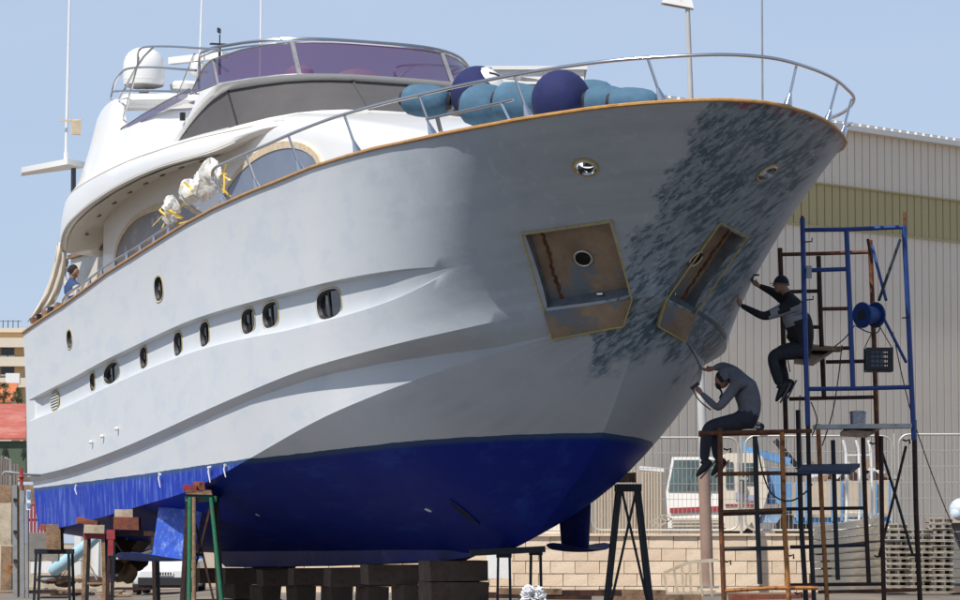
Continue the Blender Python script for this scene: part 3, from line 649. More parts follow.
# saloon windows and their taped edges
def win(poly, zb_, m, name):
    for sd_ in (-1, 1):
        pts = smoothpath([Vector((s_, 0, z_)) for s_, z_ in poly], 4)
        f3 = lambda p, o=0: BL(p.x, sd_*(ip(HW, p.x)+.03+o), p.z)
        t3 = [f3(p) for p in pts]; b3 = [f3(Vector((p.x, 0, zb_))) for p in pts]
        b = MB(); b.grid([t3, [p.lerp(q, .5) for p, q in zip(t3, b3)], b3]); f = P_(name, b, m)
        c = Vector((sum(p.x for p in pts)/len(pts), 0, zb_)); out = [p+(p-c).normalized()*.12 for p in pts]
        b = MB(); b.grid([t3, [f3(p, .014) for p in pts], [f3(p, .014) for p in out], [f3(p, -.06) for p in out]], smooth=False); P_('taped_frame', b, M['tape_cream'], f)
win([(14.5,6.3),(14.45,6.95),(13.7,7.32),(12.5,7.52),(11.2,7.52),(10.35,7.32),(10.05,7.0),(9.95,6.3)], 6.3, M['glass_blue'], 'saloon_window')
win([(20.5,6.1),(20.5,6.55),(20.15,6.86),(19.2,7.10),(17.7,7.14),(16.7,7.10),(15.97,6.92),(15.4,6.7),(15.2,6.1)], 6.1, M['glass_brown'], 'saloon_window')
# aft bulkhead with a dark door, side deck locker
b = MB(); b.box(BL(21.43, 0, 6.1), (.05, 4.1, 2.9)); bk = P_('aft_bulkhead', b, M['gel_under'])
b = MB(); b.box(BL(21.47, -.6, 5.75), (.04, 1.6, 2.0)); P_('sliding_door', b, M['glass_dark'], bk)
b = MB(); b.box(BL(21.49, 0, 7.02), (.05, 4.3, .09)); P_('bulkhead_trim', b, M['timber'], bk)
b = MB(); b.box(BL(23.0, -1.9, 5.8), (3.15, .06, 2.1)); P_('side_screen_wall', b, M['gel_under'], bk); b = MB(); b.box(BL(23.0, -1.95, 6.84), (3.2, .08, .07)); P_('screen_trim', b, M['timber'], bk)
# flybridge moulding: overhang, coaming, floor
YO = [(11.8,2.16),(12.8,2.32),(13.7,2.6),(14.5,2.80),(15.7,2.9),(17.5,2.95),(21,2.95),(21.7,2.90),(22.15,2.78),(22.5,2.45),(22.7,1.9)]
ZL = [(11.8,7.9),(12.8,7.86),(13.7,7.70),(14.5,7.64),(15.7,7.62),(17.55,7.54),(19.06,7.43),(20.84,7.18),(21.69,6.94),(22.05,6.75),(22.4,6.72),(22.7,6.72)]
ZU = [(11.8,7.96),(12.8,8.0),(13.7,7.96),(14.5,7.93),(15.9,7.9),(17.56,7.88),(19.07,7.82),(20.85,7.69),(21.5,7.55),(21.97,7.25),(22.3,7.15),(22.7,7.1)]
YT = [(11.8,2.0),(13,2.1),(14.4,2.2),(16,2.26),(17.2,2.38),(18,2.46),(21,2.42),(22,2.25),(22.7,1.7)]
ZC = [(11.8,8.0),(12.8,8.06),(13.9,8.10),(14.15,8.66),(14.6,8.84),(15.5,8.80),(17.5,8.72),(19.55,8.66),(19.8,9.0),(20.05,9.24),(20.6,9.20),(21.2,9.02),(21.5,8.85),(21.83,8.5),(22.1,8.1),(22.4,7.6),(22.7,7.2)]
def fly(s_):
    yo, zl, zu, yt, zc = ip(YO, s_), ip(ZL, s_), ip(ZU, s_), ip(YT, s_), ip(ZC, s_); zin = min(zc-.05, 8.15) if s_ < 22 else zc-.06
    r = [(0, zl+.22), (yo-.75, zl+.2), (yo-.5, zl+.09), (yo-.06, zl-.01), (yo, zl+.03), (yo+.012, lerp(zl, zu, .5)), (yo-.03, zu), (yo-.075, zu+.035), (yo-.085, zu+.06)]
    zc = max(zc, zu+.08)
    kn = min(1, max(0, (18.6-s_)/2.2)); yk, zk_ = yt+.10, min(8.13, zc-.02)
    for k in range(1, 7):
        t = k/6; A = (lerp(yo-.085, yt, t**.8), lerp(zu+.06, zc, t**1.15))
        if k <= 3: B = (lerp(yo-.085, yk, k/3), lerp(zu+.06, zk_, (k/3)**.7))
        else: B = (lerp(yk, yt, (k-3)/3), lerp(zk_, zc, (k-3)/3))
        r.append((lerp(A[0], B[0], kn), lerp(A[1], B[1], kn)))
    r += [(yt-.06, zc+.03), (yt-.15, zc), (yt-.2, zin), (0, zin)]
    return r
ss = [11.8,12.3,12.8,13.3,13.7,13.95,14.15,14.5,15,15.5,16,16.8,17.5,18.3,19.06,19.4,19.55,19.65,19.8,19.92,20.05,20.3,20.6,20.9,21.2,21.5,21.69,21.83,22,22.1,22.2,22.4,22.55,22.7]
rows = []
for s_ in ss:
    h = fly(s_); rows.append([BL(s_, -y, z) for y, z in h]+[BL(s_, y, z) for y, z in h[::-1][1:-1]])
b = MB(); b.grid(rows, closed=True); b.add(rows[0], [tuple(range(len(rows[0])))]); b.add(rows[-1], [tuple(range(len(rows[0])))[::-1]])
P_('flybridge', b, [M['gel']])
for sd_ in (-1, 1):
    pts = [BL(s_, sd_*(ip(YO, s_)-.055), ip(ZU, s_)+.02) for s_ in (12.8,13.7,14.5,15.7,17,18.5,20,21,21.6,22,22.3)]
    b = MB(); b.tube(smoothpath(pts, 3), .02, 6); P_('moulding_line', b, M['gel_under'])
    pts = [BL(s_, sd_*(ip(YO, s_)-.01), ip(ZL, s_)+.0) for s_ in (13.2,13.7,14.5,15.7,17,18.5,20,21,21.6,22,22.3)]
    b = MB(); b.tube(smoothpath(pts, 3), .016, 6); P_('gutter_edge', b, M['gel_under'])
# cream lining panels and small fittings under the overhang
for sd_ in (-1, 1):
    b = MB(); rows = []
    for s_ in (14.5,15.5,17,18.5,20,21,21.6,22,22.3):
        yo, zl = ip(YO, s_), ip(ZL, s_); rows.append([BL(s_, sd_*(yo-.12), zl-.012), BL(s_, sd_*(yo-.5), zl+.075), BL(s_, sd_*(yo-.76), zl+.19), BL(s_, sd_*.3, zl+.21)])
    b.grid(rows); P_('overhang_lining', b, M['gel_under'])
    for i in range(8):
        s_ = 15+i*.95; b = MB(); b.box(BL(s_, sd_*(ip(YO, s_)-.45), ip(ZL, s_)+.05), (.22, .03, .03)); P_('grab_clip', b, M['timber'])
# layered front: wheelhouse glazing, brow, windscreen
def layer(s0, c, Y, z0, z1, s_end, nf=15, ns=8, zf=None, p=2.6, Yend=None):
    pts = []
    for i in range(ns): t = i/ns; pts.append((lerp(s_end, s0+c, t), -lerp(Yend or Y, Y, t)))
    for i in range(nf): y = -Y+2*Y*i/(nf-1); pts.append((s0+c*abs(y/Y)**p, y))
    for i in range(1, ns+1): t = i/ns; pts.append((lerp(s0+c, s_end, t), lerp(Y, Yend or Y, t)))
    out = []
    for s_, y in pts:
        t = min(1, max(0, (s_-s0)/c)); z = lerp(z0, z1, t)
        if zf: z = zf(s_, z)
        out.append(BL(s_, y, z))
    return out
g_bot = layer(12.0, 1.5, 2.31, 8.30, 8.10, 16.4, p=3.4, Yend=2.42)
def garch(s_, z): return z if s_ < 14.2 else max(8.11, 8.74-.62*max(0, (s_-14.1)/2.3)**1.7)
g_top = layer(12.8, 1.35, 2.27, 8.84, 8.74, 16.42, zf=garch, p=3.4, Yend=2.41)
def inset(L, d, dz=0):
    c = BL(16, 0, 0); return [Vector((p.x-d*(1 if p.x > BL(13.4,0,0).x else 0), p.y-math.copysign(min(d, abs(p.y)), p.y), p.z+dz)) for p in L]
b = MB(); b.grid([inset(g_bot, -.015), inset(g_top, -.015)]); gl = P_('wheelhouse_window_cover', b, M['fabric_grey'], fix=True)
for k in (8, 13, 17, 22):   # corner and centre mullions
    b = MB(); b.beam(inset(g_bot, -.03)[k], inset(g_top, -.03)[k], .05 if k in (8, 22) else .035, .03); P_('mullion', b, M['rubber'] if k in (8, 22) else M['fabric_grey'], gl)
base = layer(11.6, 1.9, 2.30, 8.0, 7.95, 16.6, p=3.4)
b = MB(); b.grid([base, [p.lerp(q, .5)+Vector((0,0,.03)) for p, q in zip(base, g_bot)], g_bot, inset(g_bot, .05), inset(g_top, .05)])
brow1 = layer(12.68, 1.4, 2.34, 8.87, 8.78, 16.5, zf=lambda s_, z: garch(s_, z)+.03, p=3.4, Yend=2.45)
brow2 = layer(12.66, 1.4, 2.36, 8.93, 8.84, 16.6, zf=lambda s_, z: z if s_ < 14.5 else max(8.2, garch(s_, z)+.09), p=3.4, Yend=2.45)
scr_b = layer(13.15, 1.35, 2.30, 8.97, 8.88, 16.0, p=3.4)
deck_in = layer(13.6, 1.4, 2.0, 8.86, 8.85, 16.0, p=3.4)
b.grid([inset(g_top, .05), g_top, brow1, brow2]); P_('wheelhouse', b, M['gel'])
b = MB(); b.grid([brow2[3:-3], scr_b[3:-3], deck_in[3:-3]]); P_('brow', b, M['gel'])
# tinted windscreen
M['tint'] = bpy.data.materials.new('purple_tinted_acrylic'); M['tint'].use_nodes = True
_b = M['tint'].node_tree.nodes['Principled BSDF']; _b.inputs['Base Color'].default_value = (.06, .02, .085, 1); _b.inputs['Roughness'].default_value = .06; _b.inputs['Alpha'].default_value = .82; _b.inputs['IOR'].default_value = 1.45
def stop(s_, z): return z if s_ < 14.9 else lerp(9.33, 8.95, min(1, ((s_-14.9)/1.1)**2))
scr_t = layer(13.6, 1.3, 2.26, 9.57, 9.36, 16.0, zf=stop, p=3.4)
b = MB(); mid = [p.lerp(q, .5) for p, q in zip(scr_b, scr_t)]; b.grid([scr_b, mid, scr_t]); sc_ = P_('windscreen', b, M['tint'])
b = MB(); b.tube(scr_t, .018, 6); b.tube([p+Vector((0,0,.01)) for p in scr_b], .014, 6); P_('windscreen_frame', b, M['steel'], sc_)
for k in (3, 8, 11, 19, 22, 27):
    if k in (8, 11, 19, 22): b = MB(); b.beam(scr_b[k], scr_t[k], .07 if k in (11, 19) else .04, .03); P_('windscreen_post', b, M['grey_steel'], sc_)
for sd_ in (-1, 1):   # low tinted side panels and their steel edge
    top_ = [BL(s_, sd_*2.44, z) for s_, z in ((15.6,8.92),(16.9,8.87),(18.3,8.79),(19.5,8.70),(19.62,8.66))]; bot_ = [BL(s_, sd_*2.47, z) for s_, z in ((15.6,8.78),(16.9,8.72),(18.3,8.65),(19.45,8.58),(19.62,8.57))]
    b = MB(); b.grid([top_, bot_]); sp_ = P_('side_screen', b, M['tint'])
    b = MB(); b.tube(top_, .015, 6); P_('screen_edge', b, M['steel'], sp_)
# seats, console and small dome seen through the tinted screen
M['seat'] = mat('pink_grey_upholstery', (.55, .40, .42), .7, vary=.1)
for (s_, y, w) in ((16.3,.75,1.1),(17.0,1.35,1.5)):
    b = MB(); rows = []
    for k in range(9):
        yy = y-w/2+w*k/8; hgt = math.sin(math.pi*(k+.35)/8.7)**.4; rows.append([BL(s_-.1, yy, 8.2), BL(s_-.25, yy, 9.0+.42*hgt), BL(s_-.1, yy, 9.08+.46*hgt), BL(s_+.15, yy, 9.0+.42*hgt), BL(s_+.15, yy, 8.2)])
    b.grid(rows); P_('helm_seat', b, M['seat'])
b = MB(); b.box(BL(15.4, 1.0, 8.9), (.5, 1.6, .75), jit=.02); P_('console', b, M['seat'])
# rails of the flybridge
def RL(name, pts, r=.02, n=4): b = MB(); b.tube(smoothpath(pts, n) if len(pts) > 2 else pts, r, 8); return P_(name, b, M['steel'])
for sd_ in (-1, 1):
    y = 2.36*sd_
    RL('flybridge_rail', [BL(18.82,y,9.70), BL(18.80,y,9.93), BL(18.52,y,9.98), BL(17.82,y,9.91), BL(16.67,y,9.76), BL(15.3,y,9.56), BL(14.3,y,9.42)])
    RL('flybridge_rail', [BL(20.41,y,9.40), BL(20.22,y,9.59), BL(19.79,y,9.71), BL(19.3,y,9.72), BL(18.1,y,9.59), BL(16.66,y,9.39), BL(15.5,y,9.22)])
    RL('flybridge_rail', [BL(20.35,y,9.44), BL(18.09,y,9.19), BL(15.82,y,8.9)])
    RL('rail_post', [BL(17.9,y,9.91), BL(18.82,y,9.72), BL(20.27,y,9.1)], n=3); RL('rail_post', [BL(18.76,y,9.85), BL(18.95,y,9.6), BL(19.89,y,8.70)], n=3)
    RL('rail_post', [BL(20.41,y,9.42), BL(20.45,y,9.3), BL(20.25,y,9.02), BL(19.98,y,8.66)], n=3); RL('rail_post', [BL(15.58,y,9.5), BL(16.55,y,8.88)])
tb = [p+Vector((0,0,.02)) for p in layer(13.7, 1.3, 2.22, 9.60, 9.52, 15.75, p=3.4)]
tb = [tb[0]+Vector((-.02,0,-.62)), tb[0]+Vector((-.02,0,-.18)), tb[0]+Vector((.04,0,-.05))]+tb[1:-1]+[tb[-1]+Vector((.04,0,-.05)), tb[-1]+Vector((-.02,0,-.18)), tb[-1]+Vector((-.02,0,-.62))]
RL('screen_top_rail', tb, .026, 2)
RL('screen_top_rail', [p-Vector((0,0,.065)) for p in tb[3:-3]], .016, 1)
# radar arch, satellite dome, radar bar
b = MB(); rows = []
for y_, z_, h_ in ((-2.45,8.4,.1),(-2.38,9.0,.14),(-2.1,9.28,.15),(-1.4,9.34,.15),(0,9.36,.15),(1.4,9.34,.15),(2.1,9.28,.15),(2.38,9.0,.14),(2.45,8.4,.1)):
    c = BL(20.55, y_, z_); rows.append([c+Vector((.45*math.cos(2*math.pi*k/12), 0, h_*math.sin(2*math.pi*k/12))) for k in range(12)])
b.grid(rows, closed=True); ra = P_('radar_arch', b, M['gel'])
b = MB(); b.lathe([(.09,0),(.09,.16)], BL(20.6,-1.72,9.40), n=12); b.lathe([(.2,.16),(.34,.20),(.36,.24)], BL(20.6,-1.72,9.40), n=24); P_('dome_base', b, M['grey_steel'])
b = MB(); b.lathe([(.30,.0),(.36,.02),(.372,.08),(.374,.34),(.365,.42),(.33,.52),(.27,.60),(.18,.66),(.08,.69),(.001,.70)], BL(20.6,-1.72,9.60), n=32); b.lathe([(.376,.10),(.377,.12)], BL(20.6,-1.72,9.60), n=32); P_('satellite_dome', b, M['gel'])
b = MB(); b.lathe([(.10,0),(.14,.05),(.14,.2),(.08,.24)], BL(20.6,-.72,9.85), n=14); b.tube([BL(20.6,-.72,9.4), BL(20.6,-.72,9.9)], .05, 8); b.box(BL(20.6,-.72,10.17), (.16,1.3,.12), R(-60)); P_('radar_scanner', b, M['white_paint'])
b = MB(); b.lathe([(.05,0),(.05,.2),(.25,.22),(.27,.30),(.2,.36),(.02,.38)], BL(20.55,-.98,9.36), n=16); P_('tv_dome', b, M['white_paint'])
b = MB(); b.lathe([(.04,0),(.04,.25),(.27,.26),(.29,.5),(.24,.66),(.1,.74),(.01,.75)], BL(19.6,.85,9.28), n=20); P_('tv_dome', b, M['seat'])
b = MB(); b.box(BL(18.5,-.99,10.13), (.09,.34,.025)); b.tube([BL(18.5,-.99,10.1), BL(18.5,-.99,10.30)], .012, 6); b.box(BL(18.45,-1.02,10.36), (.18,.03,.08), R(-30)); b.tube([BL(18.5,-.99,9.6), BL(18.5,-.99,10.1)], .025, 8); P_('wind_sensor', b, M['rubber'])
# side wing with lamp, aerials
b = MB(); b.slab([BL(22.3,-2.3,8.28), BL(21.9,-2.75,8.28), BL(23.2,-3.25,8.22), BL(23.6,-3.15,8.2)], Vector((0,0,.10))); wg = P_('boarding_platform_wing', b, M['gel'])
b = MB(); b.box(BL(21.95,-2.62,8.0), (.12,.06,.44)); P_('wing_bracket', b, M['dark_steel'], wg)
b = MB(); b.beam(BL(21.75,-2.52,9.08), BL(21.95,-2.9,9.06), .03, .03); b.box(BL(21.8,-2.62,8.93), (.1,.16,.24)); P_('deck_lamp', b, M['tape_cream'])
b = MB(); b.box(BL(15.9,-2.46,8.50), (.09,.07,.13)); b.box(BL(15.9,-2.46,8.50), (.11,.05,.10)); P_('navigation_light', b, M['rubber'])
def aerial(name, p, h, lean, r=.028, m='gel'):
    b = MB(); p = BL(*p); q = p+Vector(lean)*h+Vector((0,0,h)); b.tube([p, p+(q-p)*.03, p+(q-p)*.031, q], [r*1.5, r*1.5, r, r*.55], 8); P_(name, b, M[m])
aerial('whip_aerial', (22.0,-2.75,8.34), 5.2, (.0,.016,0)); aerial('whip_aerial', (20.3,-.8,9.5), 3.5, (-.01,.035,0), .02); aerial('whip_aerial', (17.5,-.6,8.2), 6, (-.0,.01,0), .02)
aerial('aerial', (.25,.35,7.0), 3.6, (0,0,0), .014, 'grey_steel')
# ------------------------------------------------------------------ ground and yard
def gz(x, y):
    e = lambda a, b, t: (lambda u: u*u*(3-2*u))(min(1, max(0, (t-a)/(b-a))))
    right = e(-9, -5, x)
    base = .44*e(66, 77, y)*right+.15*e(66, 90, y)*(1-right)
    if y > 80.25 and x > -5.2: base = 1.62
    return base+.03*math.sin(x*1.3+y*.7)*math.sin(y*.9)*(1 if y < 80 else .3)
xs = [-600,-300,-150,-80,-50,-35]+[-28+i*1.0 for i in range(23)]+[-5.3,-5.19]+[-4+i*1.4 for i in range(24)]+[32,40,60,100,200,400,600]
ys = [-60,-20,0,15,25,32,38,42]+[44+i*1.1 for i in range(33)]+[80.24,80.26,81.5,84,88,92,96,100,106,114,124,140,170,220,320,500,900,1600]
b = MB(); b.grid([[Vector((x, y, gz(x, y))) for x in xs] for y in ys], flip=True)
def ground_mat():
    m = mat('yard_ground', (.19, .155, .12), .9, vary=.25, scale=.35, dirt=(.10,.085,.07), dscale=.25, dlow=.45, dhigh=.65, bump=.6, bscale=6)
    return m
b.make('ground', ground_mat(), origin=(0,0,0), kind='structure')
q = MB(); ax_ = [-70,-50,-35]+[-28+i*2 for i in range(20)]+[16,25,40,70]; ay_ = [-55,-30,0,20,30,38]+[42+i*1.5 for i in range(14)]
def agz(x, y): return gz(x, y)+.006
q.grid([[Vector((x, y+(.6*math.sin(x*.7)+.3*math.sin(x*2.1) if y > 61 else 0), agz(x, y+(.6*math.sin(x*.7)+.3*math.sin(x*2.1) if y > 61 else 0))+.03)) for x in ax_] for y in ay_], flip=True)
q.make('bounce_damping_sheet', mat('bounce_damping_dark', (.095,.085,.075), .85, vary=.3, scale=.5, dirt=(.14,.12,.10), dscale=.6, dlow=.5, dhigh=.7, bump=.5, bscale=30), origin=(0,0,0), kind='structure')  # added dark sheet out of view, cuts light bounced up under the hull
# retaining wall of pale blocks
WY = 80.0
M['mortar'] = mat('mortar', (.52, .42, .31), .9, vary=.1)
blk = [mat('sandstone_block', c, .9, vary=.13, scale=4, dirt=(.5,.38,.27), dscale=2.2, dlow=.6, dhigh=.75, bump=.4, bscale=30) for c in ((.74,.58,.42),(.69,.54,.39),(.77,.62,.46))]
x0, x1 = at(268, 540, WY).x, at(817, 540, WY).x; zt = at(600, 536, WY).z; zb_ = .30; rows_n = 5; bh = (zt-zb_)/rows_n; bw = .545
wall = thing('retaining_wall', ((x0+x1)/2, WY, zb_), 'low sunlit wall of pale sandstone blocks under the mesh fence', 'wall')
b = MB(); b.box(((x0+x1)/2, WY+.16, (zt+zb_)/2-.25), (x1-x0-.02, .16, zt-zb_+.48)); b.make('mortar_bed', M['mortar'], wall)
bmesh_cache = []
for k in range(3):
    q = MB(); q.box((0, 0, 0), (bw-.011, .2, bh-.010), jit=.004); 
    me_o = q.make('block', blk[k], wall, origin='local'); bmesh_cache.append(me_o.data); bpy.data.objects.remove(me_o)
for r_ in range(rows_n):
    x = x0+(bw/2 if r_ % 2 else bw*.98); z = zb_+bh*(r_+.5)
    while x < x1-bw*.3:
        o = bpy.data.objects.new('block', random.choice(bmesh_cache)); col.objects.link(o); o.parent = wall
        o.location = Vector((x, WY+random.uniform(-.008, .008), z))-wall.location; x += bw
q = MB(); q.box(((x0+x1)/2, WY+.02, zt+.03), (x1-x0+.05, .36, .055)); q.make('coping', blk[0], wall)
# mesh fence panels on the wall
M['wire'] = mat('galvanised_wire', (.50, .47, .42), .5, .4, vary=.1)
fx = [(385,574),(592,739),(746,893),(900,1047)]
for i, (a, c) in enumerate(fx):
    xa, xb = at(a, 530, WY).x, at(c, 530, WY).x; za = zt+.13; ztop = at(700, 439-i*1.6, WY).z
    lb = ['galvanised mesh fence panel with rounded corners, leftmost behind the bow fin', 'galvanised mesh fence panel in front of the truck windscreen, right of the black bow stand', 'galvanised mesh fence panel behind the rusty scaffold, in front of the blue cab rear', 'galvanised mesh fence panel at the right edge of the yard, behind the pallets'][i]
    f = thing('fence_panel', ((xa+xb)/2, WY+.1, zt), lb, 'fence', 'mesh fence panels on the block wall')
    r_ = .22; pts = []
    for (cx, cz, a0) in ((xa+r_, za+r_, 180),(xb-r_, za+r_, 270),(xb-r_, ztop-r_, 0),(xa+r_, ztop-r_, 90)):
        for k in range(5): t = R(a0+k*22.5); pts.append((cx+r_*math.cos(t), WY+.1, cz+r_*math.sin(t)))
    q = MB(); q.tube(pts, .024, 7, closed=True); q.make('frame', M['wire'], f)
    q = MB(); n = int((xb-xa)/.095)
    for k in range(1, n): x = xa+(xb-xa)*k/n; q.beam((x, WY+.1, za+.01), (x, WY+.1, ztop-.01), .009, .009)
    for k in range(1, 6): z = za+(ztop-za)*k/6; q.beam((xa, WY+.09, z), (xb, WY+.09, z), .012, .012)
    q.make('wire_mesh', M['wire'], f, kind='stuff')
    q = MB(); q.tube([(xa-.09, WY+.14, zt-.1), (xa-.09, WY+.14, ztop+.02)], .032, 8); q.make('post', M['wire'], f)
    q = MB(); q.box((xa-.04, WY+.12, (za+ztop)/2+.1), (.2, .05, .05)); q.make('clamp', M['wire'], f)
# ------------------------------------------------------------------ boatyard shed
def corrugated(name, A, B_, z0, z1, m, parent, pitch, rib, depth):
    A = Vector(A); B_ = Vector(B_); L = (B_-A).length; d = (B_-A)/L; nrm = Vector((d.y, -d.x, 0)); n = int(L/pitch); 
    prof = []
    for k in range(n):
        t = k*pitch
        prof += [(t, 0), (t+pitch-rib*1.6, 0), (t+pitch-rib*1.3, depth), (t+pitch-rib*.3, depth)]
    q = MB(); q.grid([[A+d*t+nrm*o+Vector((0, 0, z)) for t, o in prof] for z in (z0, z1)], smooth=False); return q.make(name, m, parent)
M['clad'] = mat('pale_wall_cladding', (.78, .68, .55), .6, vary=.04, scale=.5, dirt=(.68,.58,.46), dscale=.5, dlow=.5, dhigh=.8)
M['clad_olive'] = mat('olive_wall_cladding', (.46, .38, .18), .6, vary=.05, scale=.5)
M['eave'] = mat('white_eave_trim', (.72, .69, .64), .6, vary=.05)
M['roof_sheet'] = mat('grey_roof_sheet', (.42, .40, .38), .7, vary=.1)
sd0 = Vector((math.sin(R(41.4)), math.cos(R(41.4)), 0)); P0 = Vector((at(960, 300, 115).x, 115, 0)); nS = Vector((sd0.y, -sd0.x, 0))
A = P0-sd0*19.3; Bp = P0+sd0*22
shed = thing('boatyard_shed', (P0.x, P0.y, 1.6), 'tall pale corrugated boatyard shed with an olive band, behind the scaffold', 'shed')
z_e, z_1, z_2 = at(960, 147, 115).z, at(960, 201, 115).z, at(960, 242.5, 115).z
corrugated('lower_cladding', A, Bp, 1.2, z_2, M['clad'], shed, .40, .036, -.07)
corrugated('olive_band', A+nS*.004, Bp+nS*.004, z_2, z_1, M['clad_olive'], shed, .40, .036, -.07)
corrugated('upper_cladding', A, Bp, z_1, z_e, M['clad'], shed, .40, .036, -.07)
q = MB(); q.beam(A+Vector((0,0,z_e+.06))+nS*.12, Bp+Vector((0,0,z_e+.06))+nS*.12, .32, .16); q.make('gutter', M['eave'], shed)
q = MB(); q.beam(A+Vector((0,0,z_2))+nS*.07, Bp+Vector((0,0,z_2))+nS*.07, .02, .05); q.beam(A+Vector((0,0,z_1))+nS*.07, Bp+Vector((0,0,z_1))+nS*.07, .02, .05); q.make('cover_strip', M['clad_olive'], shed, kind='stuff')
q = MB(); n = 96
for k in range(n): p = A+(Bp-A)*(k/n)+Vector((0,0,z_e+.19)); q.beam(p+nS*.22, p-nS*6+Vector((0,0,.55)), .30, .07)
q.make('roof_corrugation', M['eave'], shed, kind='stuff')
q = MB(); q.slab([A+nS*.15+Vector((0,0,z_e+.12)), Bp+nS*.15+Vector((0,0,z_e+.12)), Bp-nS*6+Vector((0,0,z_e+.65)), A-nS*6+Vector((0,0,z_e+.65))], Vector((0,0,.05))); q.make('roof', M['roof_sheet'], shed)
q = MB(); q.slab([A-nS*.1+Vector((0,0,1.2)), A-nS*6+Vector((0,0,1.2)), A-nS*6+Vector((0,0,z_e+.6)), A-nS*.1+Vector((0,0,z_e+.1))], -sd0*.1); q.make('end_wall', M['clad'], shed)
def onshed(px): # distance along the wall seen at photo column px
    k = (px-480)/3600/math.cos(PITCH)*1.0; return (P0.x-k*P0.y)/(sd0.x-k*sd0.y)
for (a, c, lb) in ((846,895,'skylight'),(575,592,'skylight')):
    pa, pb = P0-sd0*onshed(a), P0-sd0*onshed(c); q = MB(); q.slab([pa-nS*2+Vector((0,0,z_e+.48)), pb-nS*2+Vector((0,0,z_e+.48)), pb-nS*3.2+Vector((0,0,z_e+.68)), pa-nS*3.2+Vector((0,0,z_e+.68))], Vector((0,0,.10))); q.make('skylight', M['grey_steel'], shed)
# white plant room on the roof behind the fenders
pr_ = thing('rooftop_plant_room', at(540, 92, 118), 'white boxy rooftop plant room behind the foredeck fenders', 'building')
c = at(536, 100, 118); q = MB(); q.box(c+Vector((0,0,.35)), (3.1, 2.4, 1.0)); q.make('wall', M['white_paint'], pr_); q = MB(); q.box(c+Vector((0,-.02,.9)), (3.3, 2.6, .12)); q.make('roof', M['white_paint'], pr_)
for dx in (-.1, .65): q = MB(); q.box(c+Vector((dx,-1.22,.3)), (.45,.06,.45)); q.make('window', M['timber_pale'], pr_)
q = MB(); q.box(c+Vector((0,0,-7.2)), (3.0, 2.3, 14.0)); q.make('stair_tower', M['white_paint'], pr_)
# ------------------------------------------------------------------ lamp post
M['concrete_post'] = mat('dusty_painted_steel', (.47, .465, .45), .7, vary=.1, scale=2, dirt=(.52,.5,.47), dscale=.4, dlow=.5, dhigh=.7)
LY = 78.0; p0 = at(708, 588, LY); p1 = at(687.5, 5, LY)
lp = thing('lamp_post', p0, 'tall pale street lamp post rising behind the bow rail with a box-shaped head', 'lamp post')
q = MB(); pth = [p0.lerp(p1, t) for t in (0,.16,.17,.5,.9,1)]; q.tube(pth, [.12,.12,.10,.08,.055,.05], 14); q.make('pole', M['concrete_post'], lp)
q = MB(); q.tube([p0, p0.lerp(p1, .205), p0.lerp(p1, .206)], [.135,.13,.11], 14); q.make('lower_sleeve', mat('dusty_brown_steel', (.30,.20,.155), .75, vary=.15, scale=2), lp)
q = MB(); q.box(p0+Vector((0,0,.02)), (.45,.45,.05)); q.make('base_plate', M['grey_steel'], lp)
q = MB(); hd = at(678, 3, LY); q.add([hd+Vector(v) for v in ((-.36,-.1,.0),(.34,-.1,-.13),(.34,.24,-.13),(-.36,.24,.0),(-.30,-.08,.14),(.30,-.08,.06),(.30,.22,.06),(-.30,.22,.14))], [(0,3,2,1),(4,5,6,7),(0,1,5,4),(1,2,6,5),(2,3,7,6),(3,0,4,7)]); q.make('lamp_head', M['white_paint'], lp)
q = MB(); q.add([hd+Vector(v) for v in ((-.30,-.07,-.015),(.22,-.07,-.115),(.22,.2,-.115),(-.30,.2,-.015))], [(0,1,2,3)]); q.make('lamp_glass', M['timber_pale'], lp)
# ------------------------------------------------------------------ truck, skip and clutter behind the fence
TY = 100.0; T = lambda x, y, dy=0: at(x, y, TY+dy)
M['cab'] = mat('cream_cab_paint', (.70, .62, .50), .4, vary=.05, dirt=(.45,.36,.26), dscale=1.5, dlow=.58, dhigh=.75)
M['cab_white'] = mat('white_cab_paint', (.78, .75, .70), .4, vary=.04)
M['cab_glass'] = mat('green_grey_cab_glass', (.07, .10, .10), .12, vary=.4, scale=2)
tr = thing('truck', (T(715,540).x, TY, 1.62), 'white cab truck parked behind the mesh fence, with a red stripe under its windscreen', 'truck')
side = [(722,528),(722,457),(728,453),(757,453),(763,457),(769,490),(762,512),(755,529)]
q = MB(); q.slab([T(*p) for p in side], (0, 2.2, 0)); q.make('cab', M['cab'], tr)
frontp = [T(722,457), T(722,528), T(668,528,.9), T(666,492,.9), T(672,457,.9)]
q = MB(); q.slab(frontp, (.25, 1.7, 0)); q.make('cab_front', M['cab_white'], tr)
q = MB(); q.slab([T(720,460,-.03), T(720,490,-.03), T(668,491,.84), T(674,460,.84)], (0,-.02,0)); wsn = q.make('windscreen', M['cab_glass'], tr)
for x in (688, 700): q = MB(); q.beam(T(x,490,-.1), T(x+8,463,-.1), .02, .02); q.make('wiper', M['rubber'], wsn)
q = MB(); q.slab([T(722,506,-.06), T(722,511,-.06), T(670,513,.8), T(670,508,.8)], (0,-.02,0)); q.make('red_stripe', M['red_paint'], tr)
q = MB(); q.slab([T(725,504,-.03), T(725,506,-.03), T(757,506,-.03), T(757,504,-.03)], (0,-.01,0)); q.make('red_stripe', M['red_paint'], tr)
for k in range(3): q = MB(); q.slab([T(722,518+k*3.4,-.05), T(722,519.6+k*3.4,-.05), T(671,520+k*3.4,.8), T(671,518.4+k*3.4,.8)], (0,-.05,0)); q.make('grille_bar', M['timber_pale'], tr)
